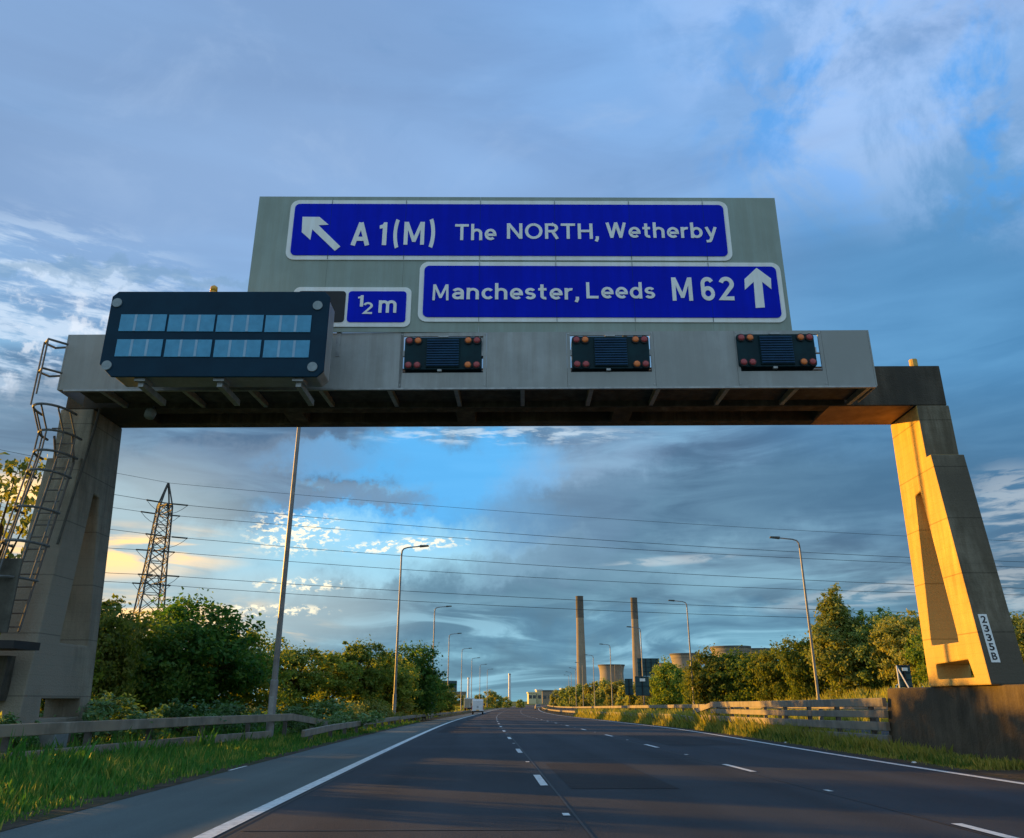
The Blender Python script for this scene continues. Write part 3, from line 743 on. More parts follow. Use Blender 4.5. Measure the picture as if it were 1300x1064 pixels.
# ------------------------------------------------------------------ barriers
def barrier(name, label, path, rails, post_gap, post_top, width=.1, post_w=.12, group=None, cat='crash barrier', mat='steelgrey', post_back=.1):
    """path: list of (x,y,zbase). rails: list of (z0,z1, s0,s1) where s in fraction of path"""
    t = thing(name, label, cat, path[0], group)
    P = [Vector(p) for p in path]
    L_ = [0]
    for a, b in zip(P, P[1:]): L_.append(L_[-1]+(b-a).length)
    tot = L_[-1]
    def at(s):
        s = min(max(s, 0), tot)
        for i in range(len(P)-1):
            if s <= L_[i+1]+1e-6:
                f = (s-L_[i])/(L_[i+1]-L_[i]); return P[i].lerp(P[i+1], f)
        return P[-1]
    for rl in rails:
        z0, z1, a, b = rl[:4]; ramp0, ramp1 = (rl[4:]+(0, 0))[:2]
        n = max(2, int((b-a)*tot/4.8)); pts = []; zz0 = []; zz1 = []
        for i in range(n+1):
            s = a*tot+(b-a)*tot*i/n; p = at(s); pts.append(tuple(p))
            d = 0
            if ramp0 and i == 0: d = -ramp0
            if ramp1 and i == n: d = -ramp1
            zz0.append(z0+d); zz1.append(z1+d)
        mb = MB(); mb.sweep(pts, width, zz0, zz1)
        mb.build('rail', M[mat], t, bevel=.015)
        # splice joints
    s = post_gap*.5
    while s < tot:
        p = at(s); q = at(min(s+.3, tot)); d = (q-p); 
        if d.length < 1e-5: break
        mb = MB(); mb.box(p.x-post_w/2, p.y-.06, p.z-.2, p.x+post_w/2, p.y+.06, p.z+post_top)
        o = mb.build('post', M['barrier_post'], t); 
        nx, ny = d.y/d.length, -d.x/d.length
        side = post_back
        for v in o.data.vertices: v.co.x += nx*side; v.co.y += ny*side
        s += post_gap
    return t
# left twin-rail barrier
a0 = G(0, 920, .8); a1 = G(223, 911, .8); a2 = G(371, 906, .8)
d0 = (a0-a1).normalized()
pth_l = [a0+d0*9, a0+d0*4, a0, a1, a2]
tag(barrier('crash_barrier', 'near steel barrier with two broad rails on the left verge below the gantry leg', [(p.x, p.y, 0) for p in pth_l],
    [(.58,.80,0,1.0), (.10,.31,0,.93)], 2.7, .72, width=.12, post_back=-.12))
# ramped end piece of the upper rail
e = G(415, 914, .52); 
bt = [o for o in bpy.data.objects if o.parent and o.parent.name == 'crash_barrier' and o.name.startswith('rail')][0]
mb = MB(); mb.sweep([(a2.x, a2.y, 0), (a2.x+(e.x-a2.x)*.99, a2.y+(e.y-a2.y), 0)], .118, [.585, .30], [.798, .50]); mb.build('end_ramp', M['steelgrey'], bt.parent)
farL = [(-5.45, 27.2, 0)]+[(-5.35+off(Y), Y, dip(Y)) for Y in range(32, 200, 8)]
barrier('crash_barrier', 'long single-rail barrier running away along the left verge past the lamp columns', farL, [(.30,.50,0,1,.12,0)], 3.2, .45, width=.1, post_back=-.1)
# right four-rail barrier joining the plinth
Yr = lambda Y: 10.62
rb = [(10.62+.1*k, 23.35+ (46-23.35)*k/8, dip(23.35+(46-23.35)*k/8)) for k in range(9)]
rb = [(10.66, 23.3, 0), (10.66, 27, -.04), (10.7, 32, -.07), (10.75, 37, -.1), (10.8, 41, -.12), (10.85, 45, -.13)]
barrier('crash_barrier', 'brown four-rail barrier in the median joining the concrete plinth', rb,
        [(1.06,1.28,0,.86), (.78,.97,0,.86), (.46,.68,0,1), (.16,.36,0,.62)], 2.4, 1.2, width=.12, post_back=.14)
bt = [o for o in bpy.data.objects if o.type == 'EMPTY' and o.get('label','').startswith('brown four')][0]
mb = MB(); mb.sweep([(10.82, 41.7, -.12), (10.9, 46.0, -.13)], .118, [1.06, .70], [1.277, .90]); mb.build('end_ramp', M['steelgrey'], bt)
farR = [(10.95+off(Y), Y, dip(Y)) for Y in range(46, 330, 7)]
barrier('crash_barrier', 'long single-rail median barrier on close dark posts curving into the distance', farR, [(.42,.66,0,1,.1,0)], 3.2, .62, width=.1, post_w=.16, post_back=.02)
opp = [(12.9+off(Y), Y, dip(Y)) for Y in range(22, 330, 7)]
barrier('crash_barrier', 'sunlit top rail of the second median barrier behind the near one', opp, [(.98,1.2,0,1)], 4.8, 1.1, width=.1, post_back=.1)

# ------------------------------------------------------------------ foliage
def crown(mb, rx, ry, rz, cz, nclump, per, lsize, cl=.28, seed=0, shape='round'):
    rnd = random.Random(seed)
    clumps = []
    for i in range(nclump):
        while True:
            x, y, z = rnd.uniform(-1,1), rnd.uniform(-1,1), rnd.uniform(-1,1)
            r2 = x*x+y*y+z*z
            if r2 < 1 and r2 > .12: break
        lump = 1+.22*math.sin(3.1*x+seed)*math.cos(2.7*y+1.3*seed)+.12*math.sin(6*z+seed*2)
        if shape == 'cone': k = max(.28, 1.0-.50*(z+1)/2*1.3)+.12*math.sin(5*z+3*math.atan2(y,x)); 
        elif shape == 'bush': k = 1.05-.25*(z+1)/2
        else: k = 1
        if rnd.random() < .16 and z > -.2:      # sprays standing out of the outline
            q = (1.08+.22*rnd.random())/math.sqrt(r2); lump = q*(.85 if shape == 'cone' else 1)
            clumps.append((x*rx*lump*k, y*ry*lump*k, cz+z*rz*min(lump, 1.25), rnd.uniform(.3, .55))); continue
        clumps.append((x*rx*lump*k, y*ry*lump*k, cz+z*rz*lump, rnd.uniform(.6, 1.35)))
    for cx, cy, cz_, cs in clumps:
        R_ = cl*min(rx, rz)*cs
        n = int(per*cs)
        dirv = Vector((cx/rx, cy/ry, (cz_-cz)/rz+.25)).normalized()
        for j in range(n):
            g = Vector((rnd.gauss(0,.55), rnd.gauss(0,.55), rnd.gauss(0,.42)))*R_
            g += dirv*abs(rnd.gauss(0,.35))*R_
            p = Vector((cx, cy, cz_))+g
            s = lsize*rnd.uniform(.6, 1.4)
            nrm = (dirv+Vector((rnd.gauss(0,.7), rnd.gauss(0,.7), rnd.gauss(0,.7)))).normalized()
            a = nrm.cross(Vector((rnd.gauss(0,1), rnd.gauss(0,1), rnd.gauss(0,1)))).normalized()
            b = nrm.cross(a)
            n0 = len(mb.v)
            mb.v += [tuple(p-a*s), tuple(p-b*s*.55+nrm*s*.15), tuple(p+a*s), tuple(p+b*s*.55+nrm*s*.15)]
            mb.f.append((n0, n0+1, n0+2, n0+3))
    return clumps
def make_tree(key, rx, rz, H, leaf, nclump, per, lsize, seed, shape='round', name='tree', cl=.28):
    t = thing(name, 'x', 'tree', (0,0,0))
    mb = MB(); cl_ = crown(mb, rx, rx, rz, H-rz, nclump, per, lsize, cl, seed, shape)
    mb.build('crown', M[leaf], t)
    rnd = random.Random(seed+99); mb = MB(); tr = .028*H
    top = (rnd.uniform(-.2,.2), rnd.uniform(-.2,.2), H-rz*.5)
    mb.tube([(0,0,-.3),(rnd.uniform(-.1,.1),rnd.uniform(-.1,.1),H*.3),top], [tr*1.3,tr*.9,tr*.25], 8)
    for c in cl_[::max(1, len(cl_)//22)]:
        zb = min(c[2]*.6, H*.55)+.2
        mb.tube([(0,0,zb*.7),(c[0]*.5,c[1]*.5,(zb*.7+c[2])/2+.1),(c[0],c[1],c[2])], [tr*.4,tr*.25,tr*.06], 5)
    mb.build('trunk', M['bark'], t)
    t['baseH'] = H
    return t
P_ = {}
P_['a'] = make_tree('a', 2.6, 2.5, 5.2, 'leafA', 210, 100, .115, 1, cl=.21)
P_['b'] = make_tree('b', 2.2, 2.4, 5.2, 'leafB', 190, 95, .11, 2, cl=.21)
P_['c'] = make_tree('c', 1.7, 2.2, 5.0, 'leafB', 150, 90, .105, 3, cl=.2)
P_['p'] = make_tree('p', 3.0, 4.5, 9.6, 'leafC', 260, 85, .17, 4, 'cone', cl=.19)
P_['r'] = make_tree('r', 3.2, 3.5, 7.4, 'leafC', 230, 85, .17, 5, cl=.19)
P_['m'] = make_tree('m', 3.4, 3.2, 6.6, 'leafB', 230, 85, .17, 6, cl=.19)
P_['s'] = make_tree('s', 1.3, .62, 1.3, 'leafD', 46, 75, .07, 7, 'bush', 'shrub', cl=.42)
P_['y'] = make_tree('y', 1.2, .62, 1.3, 'leafC', 46, 75, .06, 8, 'bush', 'shrub', cl=.42)
P_['f'] = make_tree('f', 3.2, 2.2, 4.6, 'leafC', 60, 70, .26, 9, 'bush')
P_['w'] = make_tree('w', 1.5, 2.4, 5.0, 'leafC', 80, 34, .085, 12, cl=.2)
used = set()
def place(key, px, pytop, Y, label, group, wid=1.0, rz=None, base=None, cat=None):
    p = W(px, pytop, Y)
    u = p.x-off(Y); zb = gz(u, Y) if base is None else base
    src = P_[key]
    t = src if key not in used else copy_tree(src); used.add(key)
    h = p.z-zb; s = h/src['baseH']
    t.location = (p.x, Y, zb); t.scale = (s*wid, s*wid, s); t.rotation_euler.z = random.uniform(0, 6.28) if rz is None else rz
    t['label'] = label; t['group'] = group
    t['category'] = cat or ('shrub' if key in 'sy' else 'tree')
    return t
gl = 'trees behind the left barrier'
place('w', 14, 583, 23, 'tall backlit tree behind the left gantry leg and its caged ladder', gl, .85)
place('b', 132, 783, 33, 'dark ragged tree close beside the left gantry leg', gl, .8)
place('b', 96, 762, 35, 'tallest tree directly behind the left gantry leg', gl, 1.3)  # extra tree, added to shade the plinth and the lower right leg
place('a', 190, 802, 38, 'dark bushy tree directly below the pylon', gl, 1.15)
place('a', 252, 777, 40, 'widest dark tree of the left hedge, right of the pylon foot', gl, 1.15)
place('b', 310, 806, 43, 'dark sloping tree left of the nearest lamp column', gl, 1.15)
place('c', 372, 822, 52, 'sunlit loose tree just right of the nearest lamp column', gl, 1.3)
place('c', 415, 828, 57, 'pale leafy tree, second right of the nearest lamp column', gl, 1.3)
place('c', 458, 815, 60, 'wispy pointed tree in the middle of the left hedge', gl, 1.0)
place('b', 487, 838, 68, 'dark tree just left of the second lamp column', gl, 1.3)
place('a', 516, 829, 76, 'dark round tree just right of the second lamp column', gl, 1.1)
place('b', 540, 858, 92, 'low dark tree at the right end of the left hedge', gl, 1.2)
place('b', 560, 872, 120, 'small dark tree in front of the far gantry', gl, 1.2)
place('c', 75, 800, 30, 'dark tree behind the left gantry leg opening', gl, 1.2)
place('w', -60, 700, 24, 'tree at the left edge behind the ladder', gl, 1.2)
gr = 'trees beyond the opposite carriageway'
place('p', 1055, 755, 75, 'tall pointed tree beside the nearest right lamp column', gr, 1.05)
place('r', 1108, 783, 74, 'pale round tree between the pointed tree and the gantry leg', gr, 1.0)
place('r', 1150, 784, 70, 'pale tree touching the right gantry leg', gr, .95)
place('m', 1024, 808, 80, 'rounded tree left of the tall pointed tree', gr, .8)
place('m', 982, 824, 88, 'dark green rounded tree in the middle of the right hedge', gr, 1.1)
place('m', 945, 829, 92, 'bright green tree in the right hedge under the cooling tower', gr, 1.1)
place('m', 914, 828, 94, 'brownish broad tree left in the right hedge', gr, .95)
place('m', 886, 846, 104, 'low tree right of the second right lamp column', gr, .85)
place('m', 850, 842, 122, 'dark tree in front of the cooling tower rim', gr, .9)
place('m', 1200, 800, 66, 'tree seen behind the right gantry leg', gr, 1.1)
place('r', 1252, 805, 62, 'tree seen through the slot of the right gantry leg', gr, 1.1)
place('r', 1303, 785, 56, 'tree at the right edge behind the gantry leg', gr, 1.1)
place('m', 1085, 805, 82, 'tree filling the gap behind the pale round trees', gr, 1.2)
gb = 'bushes below the power station'
for px, py, Y, d, wd in ((816,869,150,'bush under the large back-facing sign',.95),(797,872,170,'bush left of the back-facing signs',.95),(783,868,190,'bush in front of the left cooling tower',.9),(768,867,210,'sunlit bush left of the cooling tower',.9),(752,870,250,'bush between the left chimney and cooling tower',.95),(738,872,300,'bush at the foot of the left chimney',.95),(724,874,380,'bush just left of the left chimney',.9),(708,878,420,'small bush in front of the long flat roof',.8),(826,866,142,'bush right of the back-facing signs',.9)):
    place('f', px, py, Y, d, gb, wd)
gf = 'trees at the far end of the road'
for px, py, Y, d in ((572,884,300,'tiny tree under the far gantry beam'),(583,882,310,'tiny tree left of the left white stack'),(608,883,330,'tiny tree right of the left white stack'),(622,879,320,'tallest tiny tree at the road end'),(632,884,330,'tiny tree in the middle of the road end'),(642,886,340,'tiny tree touching the right white stack'),(660,889,350,'low tiny bush right of the right white stack')):
    place('f', px, py, Y, d, gf, .9)
gs = 'shrubs along the left barrier'
def shrub(key, x, y, s, lab, grp, z=None, wid=1.0):
    src = P_[key]; t = src if key not in used else copy_tree(src); used.add(key)
    t.location = (x, y, gz(x-off(y), y) if z is None else z); t.scale = (s*wid, s*wid, s); t.rotation_euler.z = random.uniform(0, 6)
    t['label'] = lab; t['group'] = grp; t['category'] = 'shrub'
g = G(20, 900, .5)
shrub('y', -10.6, 16.6, 1.05, 'yellow-green shrub at the left edge in front of the gantry leg', gs)
shrub('s', -9.9, 18.6, .5, 'leafy bramble at the foot of the left gantry leg', gs, wid=1.2)
shrub('s', -9.3, 22.5, .8, 'bramble just right of the left gantry leg behind the rails', gs, wid=1.3)
shrub('s', -8.9, 26.5, .75, 'bramble with pale leaves below the pylon tree', gs, wid=1.3)
shrub('s', -8.6, 30.0, .75, 'bramble left of the nearest lamp column base', gs, wid=1.3)
shrub('s', -7.2, 33.5, .75, 'bramble right of the nearest lamp column base', gs, wid=1.3)
shrub('s', -6.6, 38.5, .9, 'green mound of bramble behind the barrier end ramp', gs, wid=1.5)
shrub('y', -6.8, 46, .8, 'yellowish shrub midway between two lamp columns', gs, wid=1.4)
shrub('y', -6.9, 56, .9, 'yellowish shrub just before the second lamp column', gs, wid=1.4)
shrub('y', -7.2, 68, 1.0, 'yellowish shrub just after the second lamp column', gs, wid=1.5)
shrub('s', -7.2, 80, 1.1, 'green shrub below the low dark tree', gs, wid=1.5)

def grass(name, area, n, h, mat, lab, w=.012, seed=1, lean=.35, tuft=.25):
    rnd = random.Random(seed); mb = MB()
    k = 0
    while k < n:
        u, Y, dens = area(rnd)
        m_ = rnd.randint(6, 16); hh = h*rnd.uniform(.45, 1.25)*dens
        for j in range(m_):
            uu = u+rnd.gauss(0, tuft*.4); YY = Y+rnd.gauss(0, tuft*.4); z = gz(uu, YY)-.03
            x = uu+off(YY); a = rnd.uniform(0, 6.28); q = hh*rnd.uniform(.5, 1.2)
            dx, dy = math.cos(a), math.sin(a); ww = w*(1+YY/35)
            l = q*lean*rnd.uniform(.2, 1.6); b = rnd.uniform(0, 6.28)
            n0 = len(mb.v)
            mb.v += [(x-dx*ww, YY-dy*ww, z), (x+dx*ww, YY+dy*ww, z), (x+dx*ww*.6+math.cos(b)*l*.4, YY+dy*ww*.6+math.sin(b)*l*.4, z+q*.6), (x+math.cos(b)*l, YY+math.sin(b)*l, z+q)]
            mb.f.append((n0, n0+1, n0+2, n0+3)); k += 1
    tag(mb.build(name, M[mat]), lab, 'grass', kind='stuff')
def aL(r):
    Y = 9+60*r.random()**1.6; u = -5.05-4.2*r.random()**1.1
    return u, Y, .45+.55*min(1, (-u-4.9)/1.2)
grass('grass', aL, 52000, .24, 'grassG', 'green grass under and in front of the left barrier', seed=3)
grass('grass', aL, 9000, .27, 'grassY', 'dry stalks among the green grass by the left barrier', seed=13, w=.009)
def aL2(r):
    Y = 14+110*r.random()**1.3; return -7-9*r.random(), Y, 1
grass('grass', aL2, 16000, .5, 'grassG', 'rough grass behind the left barrier', w=.016, seed=4)
def aR(r):
    Y = 17+95*r.random()**1.5; e = rightline(Y)+.75
    if Y < 24: u = e+max(.05,(10.6-e))*r.random()
    else: u = e+(11.6-e)*r.random()**.8
    d = .45+.9*min(1, (Y-20)/22) if Y > 20 else .3
    return u, Y, max(.25, d)*(1 if (u-e) > .3 else .5)
def aRn(r):
    Y = 17+34*r.random(); e = rightline(Y)+.9; u = e+(10.5-e)*r.random() if Y < 24 else e+(11.2-e)*r.random()
    return u, Y, .5+.4*min(1, max(0, (Y-20)/12))
grass('grass', aRn, 15000, .34, 'grassG', 'green weeds at the foot of the four-rail barrier', seed=6, w=.014)
grass('grass', aR, 60000, .55, 'grassY', 'dry yellow grass along the median edge', seed=5)
def aB(r):
    Y = 40+150*r.random()**1.3; u = 23.5+9*r.random(); return u, Y, 1
grass('grass', aB, 30000, .75, 'grassY', 'tall yellow grass on the bank below the right trees', seed=8, w=.02)
def aB2(r):
    Y = 100+220*r.random(); u = -7-16*r.random(); return u, Y, 1
grass('grass', aB2, 9000, .6, 'grassY', 'sunlit grass by the far bend on the left', seed=9, w=.02)

# stones and litter
def stone(x, y, s, lab, mat='stone', nm='stone', grp='stones on the median edge', sq=.6):
    rnd = random.Random(int(x*100+y*7)); mb = MB()
    import bmesh
    bm = bmesh.new(); bmesh.ops.create_icosphere(bm, subdivisions=2, radius=1)
    vs = []
    for v in bm.verts:
        k = s*(1+rnd.uniform(-.22, .22)); vs.append((x+v.co.x*k*1.3, y+v.co.y*k, gz(x-off(y), y)+s*.25+v.co.z*k*sq))
    mb.v = vs; mb.f = [tuple(v.index for v in f.verts) for f in bm.faces]; bm.free()
    o = mb.build(nm, M[mat], origin=(x, y, gz(x, y))); tag(o, lab, nm, grp)
g = G(954, 929, .05); stone(g.x, g.y, .16, 'brown lump of earth at the road edge before the four-rail barrier')
g = G(966, 931, .05); stone(g.x, g.y, .13, 'smaller dark lump just right of the brown lump')
for i, (px, py, d) in enumerate(((997,940,'white pebble nearest the brown lump'),(1042,945,'white pebble in the middle of the bare median edge'),(1102,954,'pale pebble near the corner of the concrete plinth'),(1160,966,'pale pebble at the road edge beneath the plinth'))):
    g = G(px, py, .02); stone(g.x, g.y, .04, d, 'litter', 'pebble', 'pale pebbles on the median edge')
g = G(176, 953, .1); 
stone(g.x, g.y, .06, 'crumpled white litter in the grass below the left rails', 'litter', 'litter', None, .3)
g = G(232, 962, .05); stone(g.x, g.y, .06, 'dark lump in the grass right of the white litter', 'stone', 'stone', None, .5)
# cabinet behind foliage at left leg
mb = MB(); mb.box(-9.75, 19.5, .1, -9.15, 20.1, .72); c_ = mb.build('roadside_cabinet', M['disc'], origin=(-9.4, 19.8, .28), bevel=.03)
tag(c_, 'small pale cabinet half hidden by bramble at the left gantry foot', 'cabinet')
mb = MB(); mb.box(-9.7, 19.485, .16, -9.2, 19.498, .68); mb.build('door', M['galv'], c_)

# ------------------------------------------------------------------ pylon
PYY = 185.0; pc_ = W(214, 612, PYY); pz = -.9
pyl = thing('electricity_pylon', 'tall dark lattice electricity pylon behind the left hedge', 'pylon', (pc_.x, PYY, pz))
HT = pc_.z-pz
PR = R(35)
def py_w(z):
    f = z/HT
    return (5.2-2.6*f/.62) if f < .62 else (2.6-.7*(f-.62)/.26 if f < .88 else max(.12, 1.9*(1-(f-.88)/.12)))
def corner(z, k):
    w = py_w(z); a = PR+math.pi/4+k*math.pi/2; r = w*1.0
    return Vector((pc_.x+r*math.cos(a), PYY+r*math.sin(a), pz+z))
mb = MB(); lv = [0, 8, 14.5, 19.5, 23.5, 27, 30.2, 33, 35.6, 38, 40.3, 42.4, HT*.88+.8, HT-.3]
lv = [l*HT/48 if i < 12 else l for i, l in enumerate(lv)]
for k in range(4):
    for a, b in zip(lv, lv[1:]): mb.bar(corner(a, k), corner(b, k), .26)
mb.build('leg_angle', M['pylon'], pyl)
mb = MB()
for i, (a, b) in enumerate(zip(lv, lv[1:])):
    for k in range(4):
        mb.bar(corner(a, k), corner(b, (k+1) % 4), .13); mb.bar(corner(a, (k+1) % 4), corner(b, k), .13)
        mb.bar(corner(b, k), corner(b, (k+1) % 4), .12)
mb.build('bracing', M['pylon'], pyl)
# cross-arms pointing roughly at the viewer and away
wires = [  # near/far arm, attachment px near pylon, then far points (px,py)
  ('earth', 0, (217,613.5), [(380,630.8),(780,659),(1150,680.6)], [(144,600),(0,571)]),
  ('c1', -1, (212,639), [(420,659),(780,686.8),(1155,707.7)], [(140,627),(0,596)]),
  ('c2', 1, (203,653), [(420,672),(780,696),(1155,715)], [(140,644),(0,618)]),
  ('c3', -1, (211,681), [(380,697),(780,723.7),(1155,742)], [(140,672),(0,650)]),
  ('c4', 1, (196,699), [(380,714.8),(780,738.5),(1100,751)], [(140,696),(0,682)]),
  ('c5', -1, (200,730), [(380,743.7),(780,764),(1155,777.5)], [(140,727.6),(0,716)]),
  ('c6', 1, (190,741.5), [(380,754.8),(780,775.7),(1100,786)], [(140,738.5),(0,732)]),
]
wl = ['topmost thin earth wire running from the pylon peak', 'power line from the upper near arm of the pylon, second from the top', 'power line from the upper far arm of the pylon, third from the top', 'power line from the middle near arm, fourth from the top', 'power line from the middle far arm, fifth from the top', 'power line from the lower near arm, sixth from the top', 'lowest power line, from the lower far arm of the pylon']
for (nm, arm, at_, rt, lf), lb in zip(wires, wl):
    Yw = PYY+arm*4.6
    A = W(at_[0], at_[1], Yw)
    P3 = [A]+[W(a, b, Yw) for a, b in (rt[0], rt[1], rt[2])]
    # quadratic least-squares through points -> smooth catenary
    xs_ = [p.x for p in P3]; zs_ = [p.z for p in P3]
    # fit exactly through first, middle and last
    x0_, x1_, x2_ = xs_[0], xs_[2], xs_[3]; z0_, z1_, z2_ = zs_[0], zs_[2], zs_[3]
    def q_(x): return z0_*(x-x1_)*(x-x2_)/((x0_-x1_)*(x0_-x2_))+z1_*(x-x0_)*(x-x2_)/((x1_-x0_)*(x1_-x2_))+z2_*(x-x0_)*(x-x1_)/((x2_-x0_)*(x2_-x1_))
    pts = []
    B1 = W(lf[0][0], lf[0][1], Yw-9); B2 = W(lf[1][0], lf[1][1], Yw-28)
    B3 = B2+(B2-B1)*1.6
    pts = [B3, B2, B1, A]
    xe = 150.0
    for i in range(1, 31): x = x0_+(xe-x0_)*i/30; pts.append(Vector((x, Yw, q_(x))))
    mb = MB(); mb.tube(pts, .052 if arm else .04, 5)
    o = mb.build('power_line', M['wire'], origin=A); tag(o, lb, 'power line', 'power lines strung from the pylon')
    if arm:
        c0 = Vector((pc_.x, PYY, A.z-.2)); f = (A.z-pz)
        mb = MB(); tip = A+Vector((0, 0, -.1))
        for k in range(4):
            cc_ = corner(max(0, f-(0 if k % 2 else 1.6)), k); mb.bar(cc_, tip, .14)
        for k in range(4): mb.bar(corner(f, k), tip, .12)
        mb.build('cross_arm', M['pylon'], pyl)
        mb = MB(); d1 = (pts[4]-A).normalized(); d2 = (B1-A).normalized()
        mb.tube([A+d1*1.2, A+d1*4.6], .17, 6); mb.tube([A+d2*1.2, A+d2*4.6], .17, 6)
        lo = []
        for i in range(9):
            t_ = i/8; p = (A+d2*4.6).lerp(A+d1*4.6, t_); p.z -= 3.0*4*t_*(1-t_)*.8; lo.append(p)
        mb.tube(lo, .05, 4)
        mb.build('insulator', M['girder'], pyl)

# ------------------------------------------------------------------ power station, far things
def lathe(mb, c, prof, k=40):
    n = len(mb.v)
    for r, z in prof:
        for j in range(k): a = 2*math.pi*j/k; mb.v.append((c[0]+r*math.cos(a), c[1]+r*math.sin(a), c[2]+z))
    for i in range(len(prof)-1):
        for j in range(k):
            a = n+i*k+j; b = n+i*k+(j+1) % k; mb.f.append((a, b, b+k, a+k))
def chimney(px, ptop, Y, wtop, wbot, lab, grp):
    p = W(px, ptop, Y); h = p.z+2; d = (p-Vector((0,0,CAMZ))).length
    d = (p-Vector((0,0,CAMZ))).dot(Fv)
    rt = wtop/2*d/FPX; rb_ = wbot/2*d/FPX
    t = thing('chimney', lab, 'chimney', (p.x, Y, -2), grp)
    mb = MB(); lathe(mb, (p.x, Y, -2), [(rb_, 0), (rb_*.93, h*.35), (rt*1.03, h*.70), (rt, h*.79)]); mb.build('shaft', M['chimney'], t, smooth=True)
    mb = MB(); lathe(mb, (p.x, Y, -2), [(rt+.3, h*.79), (rt, h*.99), (rt+.5, h), (rt*.7, h), (rt*.7, h*.95)]); mb.build('cap', M['chimneytop'], t, smooth=True, ang=40)
    return t
chimney(735.5, 757, 1720, 9.5, 12.4, 'tall concrete chimney left of the cooling towers, dark band at top', 'power station chimneys')
chimney(804.5, 759, 1780, 8.5, 12, 'tall concrete chimney right of the left cooling tower, behind the signs', 'power station chimneys')
def cooling(px, ptop, wtop, Y, lab):
    p = W(px, ptop, Y); d = (p-Vector((0,0,CAMZ))).dot(Fv); r = wtop/2*d/FPX; h = p.z+2
    t = thing('cooling_tower', lab, 'cooling tower', (p.x, Y, -2), 'power station cooling towers')
    prof = []
    for i in range(17):
        f = i/16; s = (f-.78)/.78; prof.append((r*.93*math.sqrt(1+ (.95*s)**2 *1.0 + (.35 if f > .78 else 0)*((f-.78)/.22)**2*.5), h*f*.965))
    mb = MB(); lathe(mb, (p.x, Y, -2), prof, 56); mb.build('shell', M['tower'], t, smooth=True)
    rr = prof[-1][0]
    mb = MB(); lathe(mb, (p.x, Y, -2), [(rr, h*.965), (rr+.9, h*.967), (rr+.9, h), (rr-1.5, h), (rr-1.5, h*.9)], 56); mb.build('rim', M['towerrim'], t, smooth=True, ang=40)
    return t, p, r, h
ct, p, r_, h = cooling(776, 844, 32, 1950, 'squat cooling tower between the two chimneys')
mb = MB()   # stair frame in front of it
for i in range(6):
    mb.bar((p.x+2, 1950-r_*1.35, 20+i*11), (p.x+16, 1950-r_*1.35, 20+i*11), 1.6)
for xx in (2, 16): mb.bar((p.x+xx, 1950-r_*1.35, -2), (p.x+xx, 1950-r_*1.35, 76), 1.5)
mb.build('stair_frame', M['chimney'], ct)
cooling(871, 830, 39, 1700, 'cooling tower rising left of the round hedge trees')
cooling(927, 821, 48, 1500, 'cooling tower showing its rim above the hedge')
cooling(846, 842, 24, 2300, 'distant cooling tower half hidden left of the larger one')
cooling(960, 824, 44, 1650, 'cooling tower barely showing above the hedge, furthest right')
def stack(px, pt, w, Y, lab):
    p = W(px, pt, Y); h = p.z+2; mb = MB(); r = w/2*(p-Vector((0,0,CAMZ))).dot(Fv)/FPX
    t = thing('white_stack', lab, 'stack', (p.x, Y, -2), 'white stacks at the road end')
    lathe(mb, (p.x, Y, -2), [(r*1.15, 0), (r, h*.9), (r, h), (0.01, h)], 20); mb.build('shaft', M['whitepaint'], t, smooth=True, ang=50)
    mb = MB(); lathe(mb, (p.x, Y, -2), [(r*1.2, h*.96), (r*1.2, h*.98), (r*1.0, h*.98)], 20); mb.build('collar', M['galv'], t)
stack(595, 860, 2.3, 600, 'slim white stack left of the van at the road end')
stack(647, 855, 3, 600, 'slim white stack right of the van at the road end')
# cream building with long dark flat roof building
def bld(name, lab, px0, px1, pt, Y, depth, mw, mr, wins=0):
    a = W(px0, pt, Y); b = W(px1, pt, Y)
    t = thing(name, lab, 'building', ((a.x+b.x)/2, Y, -2))
    mb = MB(); mb.box(a.x, Y, -2, b.x, Y+depth, a.z-1); mb.build('wall', M[mw], t)
    mb = MB(); mb.box(a.x-.5, Y-.5, a.z-1, b.x+.5, Y+depth+.5, a.z); mb.build('roof', M[mr], t)
    for i in range(wins):
        x = a.x+(b.x-a.x)*(i+.5)/wins; mb = MB(); mb.box(x-1.2, Y-.06, 3, x+1.2, Y-.01, 5.5); mb.build('window', M['glass'], t)
bld('warehouse', 'small cream box building lit yellow left of the long flat roof', 671, 681, 878.5, 690, 22, 'yellowbox', 'yellowbox', 2)
bld('warehouse', 'cream building with a raised white block beside the long flat roof', 681.5, 688, 875, 700, 20, 'yellowbox', 'whitepaint', 1)
bld('warehouse', 'long low building with a dark flat roof left of the chimney', 688.5, 745, 876, 760, 30, 'chimney', 'greyroof', 9)
bld('warehouse', 'pale short block on the long flat roof, beside the left chimney', 713, 723, 873.5, 800, 20, 'whitepaint', 'whitepaint', 1)

